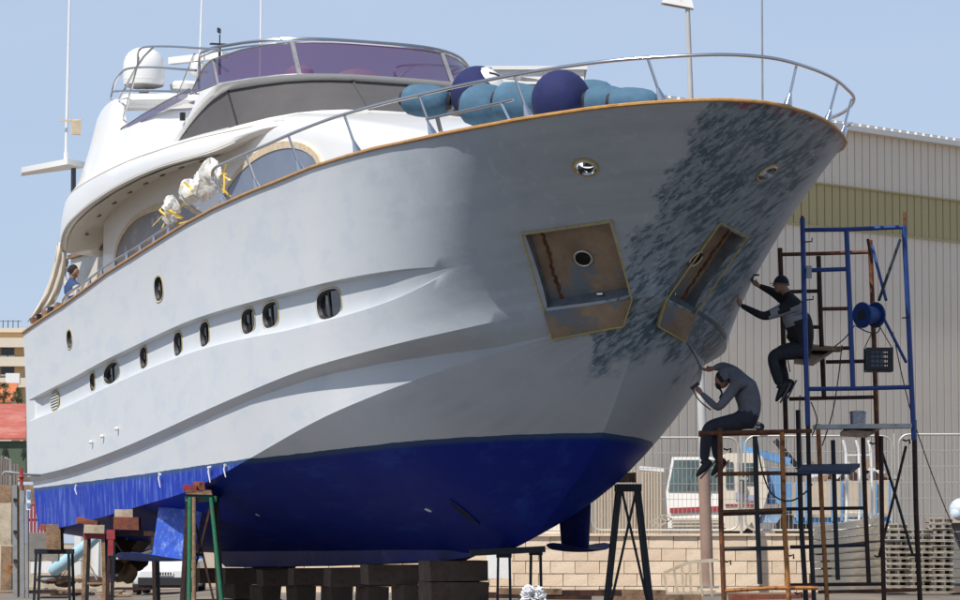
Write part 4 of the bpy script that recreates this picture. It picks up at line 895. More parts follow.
q = MB(); q.slab([T(726,462,-.02), T(733,462,-.02), T(734,488,-.02), T(726,488,-.02)], (0,-.02,0)); q.make('quarter_window', M['cab_glass'], tr)
q = MB(); q.slab([T(737,463,-.02), T(755,463,-.02), T(758,484,-.02), T(738,484,-.02)], (0,-.02,0)); dr = q.make('door_window', M['cab_glass'], tr)
q = MB(); q.box(T(742,487,-.12), (.16,.1,.34)); q.make('mirror', M['rubber'], tr)
q = MB(); q.box(T(748,498,-.03), (.42,.02,.16)); q.box(T(738,496,-.03), (.14,.02,.2)); q.make('door_lettering', mat('faded_blue_print', (.35,.38,.5), .6), tr)
q = MB(); q.slab([T(726,512,-.1), T(748,512,-.1), T(752,522,-.1), T(744,531,-.1), T(726,531,-.1)], (0,.1,0)); q.make('wheel_arch', M['cab'], tr)
for px in (736, 792): q = MB(); q.lathe([(.16,-.15),(.44,-.15),(.48,-.08),(.48,.12),(.44,.15),(.1,.15)], T(px,532,.25)+Vector((0,0,.12)), (0,1,0), 18); q.make('wheel', M['rubber'], tr)
M['blue_sheet'] = mat('blue_painted_panel', (.12, .28, .50), .6, vary=.2, scale=2, dirt=(.5,.55,.6), dscale=1.2, dlow=.55, dhigh=.7)
q = MB(); q.box(T(774,487,.8), (.36, .8, .95)); q.make('tool_locker', M['blue_sheet'], tr)
q = MB(); q.box(T(785,519,.8), (1.6,1.4,.22)); q.box(T(788,500,.7), (.22,.4,1.0)); q.make('chassis', M['blue_sheet'], tr)
q = MB(); q.beam(T(745,450,1.5), T(790,462,1.5), .3, .22); q.beam(T(742,441,1.4), T(748,460,1.4), .16, .16); q.make('crane_arm', M['blue_sheet'], tr)
q = MB(); q.beam(T(775,440,1.6), T(800,470,1.6), .14, .14); q.make('crane_strut', M['dark_steel'], tr)
SY = 98.0; sk = thing('waste_skip', at(845, 522, SY), 'beige waste skip with blue ribs and scrap heaped on top, behind the scaffold', 'skip')
S_ = lambda x, y, dy=0: at(x, y, SY+dy)
M['beige'] = mat('beige_painted_steel', (.52, .42, .31), .7, vary=.08, scale=1.5, dirt=(.36,.28,.2), dscale=1.5, dlow=.55, dhigh=.7)
q = MB(); q.slab([S_(797,482), S_(893,480), S_(891,515), S_(797,515)], (0,1.6,0)); q.make('body', M['beige'], sk)
for x in (797,806,832,842,863,876,890): q = MB(); q.beam(S_(x,481,-.05), S_(x,521,-.05), .06, .08); q.make('rib', M['blue_sheet'], sk)
q = MB(); q.beam(S_(794,516,-.04), S_(893,514,-.04), .08, .08); q.make('rail', M['timber_pale'], sk)
q = MB(); q.beam(S_(794,521,.3), S_(893,520,.3), .6, .16); q.make('base_rail', M['blue_sheet'], sk)
sx = sorted(random.uniform(802, 886) for _ in range(20))
for k, x in enumerate(sx):
    y = random.uniform(466, 480); q = MB(); q.box(S_(x, y, random.uniform(.1,1.3)), (random.uniform(.15,.6), .2, random.uniform(.06,.25)), Matrix.Rotation(random.uniform(-.9,.9), 3, 'Y'), jit=.03)
    tag(q.make('scrap_piece', random.choice([M['timber_pale'], M['timber'], M['beige'], M['rust_dark'], M['plastic_white']])), f'{ORD[k]} piece of scrap from the left on top of the beige skip', 'scrap', 'scrap heaped on the beige skip')
# tan screens left of the truck
for i, (a, c, y0) in enumerate(((594,617,474),(618,640,470),(641,664,472))):
    A2, B2 = at(a, 535, 96), at(c, 535, 96); o = corrugated('timber_screen', (A2.x,96,0), (B2.x,96.2,0), 1.6, at(a, y0, 96).z, M['beige'], None, .085, .03, .02)
    tag(o, ['tan ribbed screen panel behind the fence, leftmost of three beside the truck', 'tan ribbed screen panel, middle of three left of the truck', 'tan ribbed screen panel nearest the truck windscreen'][i], 'screen', 'tan ribbed screens')
q = MB(); q.slab([at(640,466,97), at(664,468,97), at(664,472,97), at(640,470,97)], (0,.8,0)); tag(q.make('awning_board', M['white_paint']), 'pale board lying across the top of the tan screens', 'board')
q = MB()
for (a, b_) in (((650,522),(664,515)),((664,515),(672,519)),((672,519),(656,528)),((656,528),(650,522)),((653,521),(660,525)),((660,517),(668,522))): q.beam(at(*a, 90), at(*b_, 90), .03, .04)
tag(q.make('lattice_lid', M['timber_pale']), 'tilted pale lattice frame lying behind the fence beside the truck bumper', 'lattice')
tr2 = thing('pipe_trolley', at(859, 524, 84), 'tall white tubular trolley standing behind the fence, in front of the skip', 'trolley')
for x in (847, 860, 872): q = MB(); q.tube(smoothpath([at(x-2,527,84), at(x,505,84), at(x-1,455,84), at(x-4,440,84)], 3), .035, 8); q.make('upright', M['white_paint'], tr2)
for y in (455, 512, 520): q = MB(); q.beam(at(846,y,84), at(872,y,84), .03, .03); q.make('crossbar', M['white_paint'], tr2)
# ------------------------------------------------------------------ pallets and planks, right
PY_ = 77.0
def pallet_mesh():
    q = MB(); w, d, h = .50, .9, .118
    for x in (-w/2+.035, 0, w/2-.035): q.box((x, .05, .052), (.07 if x else .05, d-.12, .062), jit=.003)
    for k in range(5): q.box((0, -d/2+.06+k*(d-.12)/4, h-.013), (w, .13, .026), jit=.006)
    q.box((0, -d/2+.07, .010), (w-.01, .1, .02), jit=.004); q.box((0, d/2-.06, .010), (w-.01, .1, .02)); return q
M['pallet'] = mat('weathered_pallet_wood', (.40, .35, .28), .85, vary=.3, scale=5, dirt=(.22,.19,.15), dscale=3, dlow=.48, dhigh=.62)
po = pallet_mesh().make('wooden_pallet', M['pallet'], origin=(0,0,0)); first = True
for c_, (px, n_, nm_) in enumerate(((895,12,'left'),(918.5,11,'middle'),(940,13,'right'))):
    for k in range(n_):
        o = po if first else po.copy()
        if not first: col.objects.link(o)
        first = False
        p = at(px, 592, PY_); o.location = (p.x+random.uniform(-.02,.02), PY_+random.uniform(-.04,.04), p.z+k*.122); o.rotation_euler = (0,0,random.uniform(-.05,.05))
        tag(o, f"{'topmost' if k == n_-1 else 'bottom' if k == 0 else ORD[k]+' from the bottom'} weathered pallet of the {nm_} stack at the right edge", 'pallet', 'stacked weathered pallets at the right')
M['slab_grey'] = mat('grey_dusty_boards', (.22, .21, .19), .9, vary=.2, scale=3, dirt=(.42,.32,.19), dscale=.9, dlow=.58, dhigh=.66, bump=.3)
for k in range(9):
    a, c = at(816+k*.4, 590-k*7.3, 78), at(881, 590-k*8.4, 78); q = MB(); q.slab([a, c, c+Vector((0,0,.125)), a+Vector((0,0,.115))], (0,1.2,0))
    tag(q.make('formwork_board', M['slab_grey']), ['bottom','second','third','fourth','fifth','sixth','seventh','eighth','topmost'][k]+' grey board counting up the sloping stack left of the pallets', 'board', 'sloping stack of grey boards')
for k in range(7):
    a, c = at(950, 586-k*9.2, 78.2), at(985, 586-k*9.2, 78.2); q = MB(); q.slab([a, c, c+Vector((0,0,.17)), a+Vector((0,0,.17))], (0,1.0,0)); tag(q.make('formwork_board', M['slab_grey']), ['bottom','second','third','fourth','fifth','sixth','topmost'][k]+' board of the grey stack cut by the right picture edge', 'board', 'grey boards at the right edge')
q = MB(); q.sphere(at(961,510,78), .26, 16, sc=(1,1,1.0)); q.sphere(at(957,514,77.9), .16, 12); tag(q.make('wrapped_bundle', mat('clear_plastic_wrap', (.55,.62,.68), .25, vary=.2, scale=6, bump=.6, bscale=12)), 'pale plastic wrapped bundle on the boards at the right edge', 'bundle')
q = MB(); q.box(at(962,520,78), (.55,.4,.12)); tag(q.make('small_pallet', M['timber_pale']), 'small pale pallet under the plastic wrapped bundle', 'pallet')
# timber frame and dark planks before the block wall
fr = thing('wooden_rack', at(690, 592, 76), 'pale timber ladder-like frame lying before the block wall, under the rusty scaffold', 'rack')
F_ = lambda x, y: at(x, y, 76)
for a, c in (((664,573),(690,562)),((690,562),(718,560)),((690,562),(691,597)),((664,573),(668,598)),((664,594),(716,592)),((674,569),(678,598)),((682,566),(684,598)),((700,562),(702,597)),((710,561),(712,597))):
    q = MB(); q.beam(F_(*a), F_(*c), .05, .07); q.make('slat', M['timber_pale'], fr)
for i, (a, c, y, m) in enumerate(((498,560,591,'timber'),(540,620,593,'rust_dark'),(600,664,592,'timber'),(520,590,596,'rust_dark'),(610,700,598,'timber'),(440,520,595,'rust_dark'),(730,812,597,'timber_red'))):
    q = MB(); q.beam(at(a, y, 72+i*.4), at(c, y+random.uniform(-1,1), 72.3+i*.4), .3, .12); tag(q.make('plank', M[m]), ['dark plank left of the white chain before the block wall','rusty beam just right of the white chain','dark plank behind the black bow stand feet','rusty beam under the white chain','dark plank right of the bow stand, under the timber frame','rusty beam right of the keel timbers','red-brown plank across the foot of the rusty scaffold'][i], 'plank')
# ------------------------------------------------------------------ far left: flats, roofs, trees, walls
def world(x, y, d): return at(x, y, d)
BY = 420.0
fl = thing('apartment_block', at(5, 385, BY), 'ochre apartment block with white balconies at the far left edge', 'building')
M['ochre'] = mat('ochre_render', (.62, .42, .22), .8, vary=.06, scale=.2); M['cream'] = mat('cream_render', (.66,.58,.46), .8, vary=.05, scale=.2)
q = MB(); A1, A2 = at(-40, 480, BY), at(24, 332, BY); q.box(((A1.x+A2.x)/2, BY+6, (A1.z+A2.z)/2), (A2.x-A1.x, 12, A2.z-A1.z)); q.make('wall', M['ochre'], fl)
q = MB(); q.box(((A1.x+A2.x)/2, BY+6, A2.z+.2), (A2.x-A1.x+.8, 13, .5)); q.make('roof', M['cream'], fl)
for y in (343, 362, 383): 
    q = MB(); z = at(0, y, BY).z; q.box((A2.x-2.6, BY-.6, z), (6, 1.4, 1.1)); q.make('balcony', M['cream'], fl)
    for x in (-3, 4.5, 11): q = MB(); p = at(x, y+9, BY); q.box((p.x, BY-.02, p.z), (.75, .1, 1.1)); wd = q.make('window', M['glass_dark'], fl); q = MB(); q.box((p.x, BY-.08, p.z-.5), (.9, .1, .2)); q.make('sill', M['white_paint'], wd)
q = MB(); p = at(13, 379, BY-5); q.box((p.x, BY-5, p.z), (1.6, 1, 1.3)); tag(q.make('white_shed_wall', M['white_paint']), 'small white wall below the ochre apartment block', 'wall')
for k in range(5): q = MB(); p = at(-2+k*5, 328, BY); q.tube([p, p+Vector((0,0,.9))], .05, 5); q.box(p+Vector((0,0,.8)), (.9,.05,.05)); tag(q.make('tv_aerial', M['rubber']), ORD[k]+' television aerial from the left on the roof of the ochre flats', 'aerial', 'roof aerials on the flats')
rf = thing('tiled_house', at(5, 400, 330), 'low house with an orange tiled roof behind the trees at the left', 'house')
q = MB(); a = at(-30, 402, 330); c = at(21, 384, 336); q.slab([a, Vector((c.x, 330, a.z)), Vector((c.x-.5, 338, c.z)), Vector((a.x, 338, c.z))], (0,0,.2)); q.make('roof', mat('orange_tiles', (.55,.17,.06), .85, vary=.2, scale=.8), rf)
q = MB(); q.box(((a.x+c.x)/2, 334, a.z-3), (c.x-a.x-.4, 6, 6)); q.make('wall', M['cream'], rf)
leafm = [mat('leaf_'+n, c, .7, vary=.35, scale=1.5) for n, c in (('olive', (.06,.085,.025)), ('dark', (.03,.05,.015)), ('light', (.10,.12,.04)))]
def tree(px, ybase, ytop, d, wpx, lab):
    p = at(px, ybase, d); tp = at(px, ytop, d); h = tp.z-p.z; t = thing('bushy_tree', p, lab, 'tree', 'trees between the roofs at the left')
    q = MB(); q.tube([p, p+Vector((.1,0,h*.5)), p+Vector((0,.1,h*.8))], [h*.05, h*.035, h*.012], 7)
    for k in range(5): a = k*1.3; q.tube([p+Vector((.05,0,h*.4)), p+Vector((math.cos(a)*h*.25, math.sin(a)*h*.25, h*.7))], [h*.025, h*.008], 5)
    q.make('trunk', M['timber'], t); q = MB(); w = wpx*d/3600/2; cl = [(random.uniform(-.7,.7)*w, random.uniform(-.7,.7)*w, h*random.uniform(.35,.85)) for _ in range(12)]
    for k in range(900):
        c = random.choice(cl); v = Vector([random.gauss(0,1) for _ in range(3)]).normalized()*random.uniform(.3,1)*w*.42; s_ = w*.09
        o = p+Vector(c)+v; r1 = Vector([random.gauss(0,1) for _ in range(3)]).normalized()*s_; r2 = r1.orthogonal().normalized()*s_*.6
        q.add([o-r1, o-r2, o+r1, o+r2], [(0,1,2,3)], random.randrange(3))
    q.make('crown', leafm, t, fix=False)
tree(3, 410, 380, 300, 16, 'leafy olive green tree at the left edge before the orange roof'); tree(16, 410, 386, 302, 14, 'smaller leafy tree nearer the stern, before the orange roof')
gw = thing('green_warehouse', at(0, 455, 230), 'low warehouse with a faded red roof and a dark green wall at the left edge', 'building')
a, c = at(-60, 440, 230), at(26, 406, 242); q = MB(); q.slab([a, Vector((at(26,440,230).x, 230, a.z)), Vector((c.x, 242, c.z)), Vector((a.x, 242, c.z))], (0,0,.15)); q.make('roof', mat('faded_red_roof', (.40,.10,.07), .8, vary=.15, scale=.6, dirt=(.5,.22,.17), dscale=.5), gw)
a, c = at(-60, 475, 230.3), at(26, 441, 230.3); q = MB(); q.box(((a.x+c.x)/2, 230.8, (a.z+c.z)/2), (c.x-a.x, 1, c.z-a.z)); q.make('wall', mat('dark_green_wall', (.085,.12,.075), .8, vary=.1), gw)
def letterA(px, py, h, d): # the painted capital A
    p = at(px, py, d); w = h*.36; q = MB()
    for s0 in (-1, 1): q.slab([p+Vector((s0*w,0,0)), p+Vector((s0*(w-h*.2),0,0)), p+Vector((-s0*.0-.0,0,h*.82)), p+Vector((s0*.1*h,0,h))], (0,-.03,0))
    q.slab([p+Vector((-w*.5,-.002,h*.28)), p+Vector((w*.5,-.002,h*.28)), p+Vector((w*.42,-.002,h*.42)), p+Vector((-w*.42,-.002,h*.42))], (0,-.03,0)); q.make('letter', M['black'], gw)
letterA(5, 455, .58, 230.2); letterA(24, 457, .58, 230.2)
for k in range(4):
    p = at(-14+k*11, 500, 150+k); q = MB(); w = 11.3*150/3600; z1 = at(0, 452+k*4, 150).z
    tag(corrugated('tin_fence_sheet', (p.x,150,0), (p.x+w,150,0), p.z-2, z1, mat('weathered_tin', (.20,.17,.145), .7, vary=.2, scale=1.2) if k == 0 else bpy.data.materials['weathered_tin'], None, .12, .04, .03), ['weathered tin fence sheet cut by the left picture edge','weathered tin fence sheet below the painted letter','weathered tin fence sheet beside the stern, left one','weathered tin fence sheet half hidden by the stern'][k], 'fence sheet', 'weathered tin fence sheets')
# ------------------------------------------------------------------ left foreground clutter
def pc(name, q, m, lab, cat, grp=None, **k): return tag(q.make(name, m, **k), lab, cat, grp)
gp = thing('steel_post', at(20, 597, 62), 'tall galvanised double channel post standing left of the stern stands', 'post')
for a, c in ((12,17),(19,24),(25,28)): q = MB(); q.slab([at(a+.3,485+(a-12)*.8,62), at(c,485+(a-12)*.8,62), at(c+.3,598,62), at(a+.8,598,62)], (0,.12,0)); q.make('channel', M['grey_steel'], gp)
q = MB(); q.slab([at(17,486,62.05), at(24,486,62.05), at(24,597,62.05), at(18,597,62.05)], (0,.04,0)); q.make('web', M['timber'], gp)
for y in (500, 532, 561): q = MB(); q.box(at(15, y, 61.97), (.05,.05,.06)); q.make('bolt', M['rust_dark'], gp)
q = MB(); q.slab([at(26.5,490,61.9), at(30.5,490,61.9), at(30.5,510,61.9), at(26.5,510,61.9)], (0,.03,0)); sg = pc('small_sign', q, mat('blue_white_sign', (.75,.78,.8), .5, vary=.02), 'small blue and white sign hanging on the galvanised post', 'sign')
q = MB(); q.slab([at(27,491,61.89), at(30,491,61.89), at(30,498,61.89), at(27,498,61.89)], (0,-.01,0)); q.slab([at(27,503,61.89), at(30,503,61.89), at(30,507,61.89), at(27,507,61.89)], (0,-.01,0)); q.make('blue_print', M['blue_sheet'], sg)
q = MB(); q.tube(smoothpath([at(3,475,63), at(6,472,63), at(26,474.5,63), at(40,475,64)], 3), .022, 7); q.tube([at(11,486,63), at(10.5,460,63), at(4,458,63)], .025, 7); pc('pipe_rail', q, M['grey_steel'], 'thin bent pipe rail running behind the galvanised post', 'pipe')
q = MB(); q.tube([at(21.5,486,62), at(21.2,468,62)], .03, 8); q.sphere(at(21.2,477,62), .05, 8); pc('pole_cap', q, M['red_paint'], 'short pole with a red collar on top of the galvanised post', 'pole')
tanw = mat('tan_rendered_wall', (.52,.44,.34), .9, vary=.1, scale=1, dirt=(.3,.24,.18), dscale=.8, dlow=.5, dhigh=.7)
q = MB(); a = at(-30,545,100); c = at(12,503,100); q.box(((a.x+c.x)/2,100,(a.z+c.z)/2), (c.x-a.x,.3,c.z-a.z)); pc('pale_wall', q, M['timber_pale'], 'pale board wall at the left edge below the tin fence', 'wall')
q = MB(); a = at(-30,504,102); c = at(42,485,102); q.box(((a.x+c.x)/2,102,(a.z+c.z)/2), (c.x-a.x,.3,c.z-a.z)); pc('dirty_wall', q, M['timber'], 'dark grimy wall strip behind the galvanised post', 'wall')
q = MB(); a = at(-30,592,108); c = at(262,545,108); q.box(((a.x+c.x)/2,108,(a.z+c.z)/2-.4), (c.x-a.x,.3,c.z-a.z+.8)); pc('yard_wall', q, tanw, 'long tan rendered yard wall seen between the stern stands', 'wall')
for (x0_, y0_, x1_, y1_, d, m, nm, lab, cat) in (
  (28,533,58,561,72,'slab_grey','concrete_block','grey concrete block between the galvanised post and the stern','block'),
  (31,555,52,573,84,'white_paint','fallen_board','white board lying behind the first stern stand','board'),
  (74,530,81,580,86,'white_paint','white_post','white post behind the stern stands','post'),
  (91,528,99,582,87,'white_paint','white_post','broad white post right of the red topped stand','post'),
  (138,535,150,566,104,'white_paint','white_board','white board behind the propeller','board'),
  (8,565,12,573,70,'rust_orange','orange_box','small orange box left of the galvanised post','box'),
  (0,546,12,590,74,'timber','plank_stack','dark plank stack at the left edge beside the post','planks'),
  (32,575,58,590,90,'timber_pale','pale_crate','pale crate low behind the first stern stand','crate'),
  (487,553,512,579,79,'white_paint','white_cabinet','white cabinet with a blue panel below the forefoot','cabinet')):
    a = at(x0_, y1_, d); c = at(x1_, y0_, d); q = MB(); w_ = c.x-a.x; h_ = c.z-a.z; q.box(((a.x+c.x)/2, d+.2, (a.z+c.z)/2), (w_, .4, h_), jit=.015)
    o = pc(nm, q, M[m], lab, cat)
    if nm == 'white_cabinet':
        q = MB(); q.box(((a.x+c.x)/2+.1, d-.01, (a.z+c.z)/2+.05), (w_*.4, .03, h_*.4)); q.make('blue_panel', M['blue_sheet'], o) if False else None
rg = thing('red_grating', at(37,535,92), 'red painted steel grating leaning under the stern corner', 'grating')
for k in range(6): q = MB(); q.beam(at(28+k*3.4,505,92), at(28+k*3.4,536,92), .06, .05); q.make('bar', M['red_paint'], rg)
for y in (505, 520, 535): q = MB(); q.beam(at(27,y,92.05), at(47,y,92.05), .05, .06); q.make('cross_bar', M['red_paint'], rg)
q = MB(); q.tube([at(98,536,74), at(82,549,74.2), at(64,563,74.4), at(53,571,74.5), at(50,573,74.5)], [.10,.13,.14,.13,.07], 12); pc('light_blue_tube', q, mat('light_blue_vinyl', (.38,.58,.68), .4, vary=.1), 'long light blue inflatable tube leaning behind the stern stands', 'inflatable')
M['canvas'] = mat('brown_canvas', (.35,.27,.2), .9, vary=.3, scale=5)
for k, x in enumerate(sorted(random.uniform(30, 125) for _ in range(16))):
    y = random.uniform(574, 586); q = MB(); q.sphere(at(x, y, 82+random.random()*6), random.uniform(.08,.22), 8, sc=(random.uniform(1,1.8),1,random.uniform(.4,.9)))
    pc('rubble_lump', q, [M['canvas'], M['slab_grey'], M['timber'], M['rust_dark']][k % 4], ORD[k]+' lump of yard rubbish from the left behind the stern stands', 'rubble', 'rubbish behind the stern stands')
for k, x in enumerate(sorted(random.uniform(0, 125) for _ in range(14))):
    y = random.uniform(588, 597); q = MB(); q.box(at(x, y, 74+random.random()*6), (random.uniform(.2,.8), .15, .06), random.uniform(-.6,.6), jit=.02)
    pc('scrap_timber', q, M[['timber','timber_pale','rust_dark'][k % 3]], ORD[k]+' timber offcut from the left on the sunny ground at lower left', 'timber offcut', 'offcuts on the ground at lower left')
q = MB(); q.tube(smoothpath([at(60,578,76), at(70,566,76), at(80,560,76), at(90,566,76), at(97,580,76)], 4), .02, 6); pc('bent_hose', q, M['canvas'], 'bent grey hose arched over the rubbish behind the red topped stand', 'hose')
# parked car under the stern, nose towards us
CY = 94.0; gcar = gz(at(158,595,CY).x, CY); cx = at(163,595,CY).x
car = thing('parked_car', (cx, CY, gcar), 'white car with black lower bumper parked behind the blue stabiliser fin', 'car')
M['carwhite'] = mat('white_car_paint', (.74,.75,.74), .3, vary=.03, coat=.6)
def crow(y, w, z0, z1, r_=.12): return [Vector((cx+sx, CY+y, gcar+z)) for sx, z in ((-w+r_*.5,z0),(-w,z0+r_),(-w,z1-r_),(-w+r_,z1),(w-r_,z1),(w,z1-r_),(w,z0+r_),(w-r_*.5,z0))]
q = MB(); rows = [crow(0,.62,.34,.62,.06), crow(.05,.76,.26,.74), crow(.3,.82,.22,.86), crow(1.0,.84,.2,.98), crow(1.3,.84,.2,1.0), crow(3.2,.84,.2,1.0), crow(4.0,.8,.25,.95), crow(4.1,.7,.35,.8,.08)]
q.grid(rows, closed=True); q.add(rows[0], [tuple(range(8))]); q.add(rows[-1], [tuple(range(8))[::-1]]); q.make('body', M['carwhite'], car)
q = MB(); rows = [crow(1.1,.78,.95,1.0,.02), crow(1.8,.66,.95,1.42), crow(3.0,.66,.95,1.44), crow(3.7,.76,.95,1.02,.02)]; q.grid(rows, closed=True); q.make('cabin', M['glass_dark'], car)
q = MB(); q.box((cx, CY-.01, gcar+.36), (1.3,.1,.2)); q.box((cx, CY+.06, gcar+.24), (1.5,.12,.1)); q.make('lower_bumper', M['rubber'], car)
q = MB(); q.box((cx, CY-.03, gcar+.56), (.52,.02,.11)); plate = q.make('number_plate', M['white_paint'], car)
q = MB()
for k in range(7): q.box((cx-.2+k*.066, CY-.045, gcar+.56), (.035,.01,.065))
q.make('plate_characters', M['black'], plate, kind='stuff')
for s0 in (-1, 1):
    q = MB(); q.sphere((cx+s0*.62, CY+.06, gcar+.68), .13, 12, sc=(1,.5,.6)); q.make('headlight', M['glass_dark'], car)
    for y in (.75, 3.3): q = MB(); q.lathe([(.15,-.1),(.29,-.1),(.31,-.05),(.31,.05),(.29,.1),(.1,.1)], (cx+s0*.74, CY+y, gcar+.31), (1,0,0), 18); q.make('wheel', M['rubber'], car)
# ------------------------------------------------------------------ stands and keel timbers under the yacht
def stand(lab, tl, tr_, D, dep, top_m, leg_m, leg_px=4.0, bars=(.62,), splay=.05, cross=False, thick=.09, rot=0.0, halftop=None):
    """four-legged steel stand: tl, tr_ photo pixels of the top edge corners on plane D"""
    a = at(*tl, D); c = at(*tr_, D); w = c.x-a.x; zt_ = a.z; gx = (a.x+c.x)/2; g0 = gz(gx, D); m = leg_px*D/3600
    t = thing('steel_stand', (gx, D+dep/2, g0), lab, 'stand', 'steel stands under the yacht')
    for y in (0, dep):
        for s0 in (-1, 1):
            q = MB(); tp = Vector((gx+s0*(w/2-m/2), D+y, zt_-thick)); bt = Vector((gx+s0*(w/2-m/2+splay), D+y+(-.04 if y == 0 else .04), g0)); q.beam(tp, bt, m, m); q.make('leg', M[leg_m if y == 0 else 'dark_steel'], t)
    q = MB(); q.box((gx, D, zt_-thick/2), (w+.02, m*1.25, thick)); q.make('top_beam', M[top_m], t)
    q = MB(); q.box((gx, D+dep, zt_-thick/2), (w+.02, m*1.25, thick)); q.make('top_beam', M['dark_steel'], t)
    for s0 in (-1, 1): q = MB(); q.box((gx+s0*(w/2-m*.6), D+dep/2, zt_-thick/2-.004), (m*1.1, dep, thick*.9)); q.make('side_beam', M[top_m], t)
    H_ = zt_-g0
    for f in bars:
        for y in (0, dep): q = MB(); q.beam((gx-w/2+m, D+y, g0+H_*f), (gx+w/2-m, D+y, g0+H_*f), m*.6, m*.6); q.make('cross_bar', M[leg_m], t)
    if cross:
        for s0 in (-1, 1): q = MB(); q.beam((gx-s0*(w/2-m), D+.02*s0, zt_-thick), (gx+s0*(w/2-m+splay), D+.02*s0, g0+.3), m*.7, m*.5); q.make('brace', M[leg_m], t)
    return t
def timber(px, D, sz, m, lab, rot=0.0, tilt=0.0):
    p = at(*px, D); q = MB(); q.box(p, sz, Matrix.Rotation(rot, 3, 'Z') @ Matrix.Rotation(tilt, 3, 'Y'), jit=.012); return pc('timber_block', q, M[m], lab, 'timber block', 'timber blocks wedged between stands and hull')
stand('low dark steel stand, leftmost under the stern corner', (35,549), (70,549), 65.1, .6, 'dark_steel', 'dark_steel', 2.6, (.66,.4))
timber((55,537), 65.2, (.26,.5,.46), 'timber', 'upright brown timber block on the leftmost dark stand'); timber((52,528), 65.3, (.42,.5,.10), 'timber_red', 'reddish wedge between the stern corner and the upright block', 0, .12)
stand('narrow stand with a red top, second from the left', (84,533.5), (105,533.5), 62.0, .5, 'red_paint', 'timber', 3.6, (.5,.3))
timber((94,529), 62.1, (.34,.45,.14), 'timber_pale', 'pale timber on the narrow red topped stand', .1); timber((88,522), 62.2, (.36,.4,.10), 'timber_red', 'red wedge touching the chine above the narrow stand', 0, .2)
stand('wide stand with red corner, third from the left, before the propeller', (108,531), (155,531), 60.2, .7, 'rust_dark', 'rust_dark', 3.6, (.45,), thick=.08)
q = MB(); a = at(111,534.5,60.1); q.box(a, (.14,.1,.16)); q.box(a+Vector((0,0,-.2)), (.09,.09,.3)); pc('red_bracket', q, M['red_paint'], 'red painted bracket on the corner of the wide stand', 'bracket')
timber((127,523.5), 60.3, (.42,.5,.20), 'timber_red', 'red-brown beam on the wide stand'); timber((123.5,514), 60.4, (.26,.4,.15), 'timber_pale', 'pale chock on the red-brown beam under the chine', .2)
stand('tall green topped stand left of the keel, before the stabiliser fin', (186,496), (216,496), 56.6, .6, 'green_paint', 'rust_dark', 4.2, (), .12, True)
for x_, dx, m_ in ((190,0,'green_paint'),(194,.02,'timber'),(211,.25,'green_paint')): q = MB(); q.tube([at(x_,497,56.5), Vector((at(x_,497,56.5).x+dx, 56.4, .0))], .035, 8); pc('prop_pole', q, M[m_], {190:'green steel prop pole, leftmost of three lashed to the tall stand',194:'brown prop pole, middle of three lashed to the tall stand',211:'green prop pole at the right of the tall stand, leaning outward'}[x_], 'prop pole')
timber((200,492.5), 56.7, (.40,.5,.07), 'timber', 'flat brown board on the tall green topped stand'); timber((190,488.5), 56.7, (.22,.4,.09), 'red_paint', 'red painted chock on the tall stand', .1, .1); timber((199,486), 56.7, (.10,.4,.13), 'timber_red', 'small brown chock under the chine on the tall stand', .3)
bs = stand('tall black steel trestle under the forefoot at the bow', (617,484), (641,484), 52.0, .7, 'dark_steel', 'dark_steel', 5.0, (), .25, True, thick=.10)
timber((627,478), 52.3, (.26,.45,.14), 'timber', 'brown chock on top of the black bow trestle')
stand('slim black stand below the forefoot, nearer the keel timbers', (497,551.5), (511,551.5), 52, .5, 'dark_steel', 'dark_steel', 2.4, (.35,), .02)
stand('slim black stand behind the forward stabiliser fin', (530,549), (542,549), 52.5, .5, 'dark_steel', 'dark_steel', 2.4, (.35,), .02)
q = MB(); q.beam(at(470,553,51.8), at(545,549,52), .08, .09); pc('steel_beam', q, M['dark_steel'], 'black steel beam laid across the two slim stands under the forefoot', 'beam')
# cribs of big timbers along the keel
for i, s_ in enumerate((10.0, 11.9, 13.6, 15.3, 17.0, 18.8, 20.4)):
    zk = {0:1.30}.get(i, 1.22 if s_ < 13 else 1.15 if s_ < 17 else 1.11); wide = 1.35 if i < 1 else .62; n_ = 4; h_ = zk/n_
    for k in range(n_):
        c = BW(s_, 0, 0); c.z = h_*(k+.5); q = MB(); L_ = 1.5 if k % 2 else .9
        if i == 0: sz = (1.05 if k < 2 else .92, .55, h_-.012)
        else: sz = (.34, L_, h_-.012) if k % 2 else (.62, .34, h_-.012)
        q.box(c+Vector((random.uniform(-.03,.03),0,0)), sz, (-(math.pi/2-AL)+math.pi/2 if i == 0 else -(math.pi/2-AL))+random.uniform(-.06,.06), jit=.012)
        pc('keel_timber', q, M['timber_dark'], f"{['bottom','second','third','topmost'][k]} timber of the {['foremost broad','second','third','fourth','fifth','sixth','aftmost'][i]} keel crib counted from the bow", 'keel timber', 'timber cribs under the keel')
# white chain heap
q = MB(); base = at(533, 604, 50)
for k in range(34):
    t = k/34; c = base+Vector((math.sin(k*1.7)*.16*(1-t*.4), math.cos(k*2.3)*.12, .05+t*.17)); ax = Vector([random.gauss(0,1) for _ in range(3)]).normalized(); u0 = ax.orthogonal().normalized(); v0 = ax.cross(u0)
    q.tube([c+u0*.062*math.cos(2*math.pi*j/8)+v0*.038*math.sin(2*math.pi*j/8) for j in range(8)], .013, 5, closed=True)
pc('chain_heap', q, M['plastic_white'], 'heap of white painted chain before the block wall, below the forefoot', 'chain', kind='stuff')
q = MB(); q.lathe([(.34,0),(.36,.5),(.34,1.0),(.30,1.02)], base+Vector((0,0,-1.0)), n=20); pc('chain_drum', q, M['rust_dark'], 'dark drum carrying the heap of white chain', 'drum')
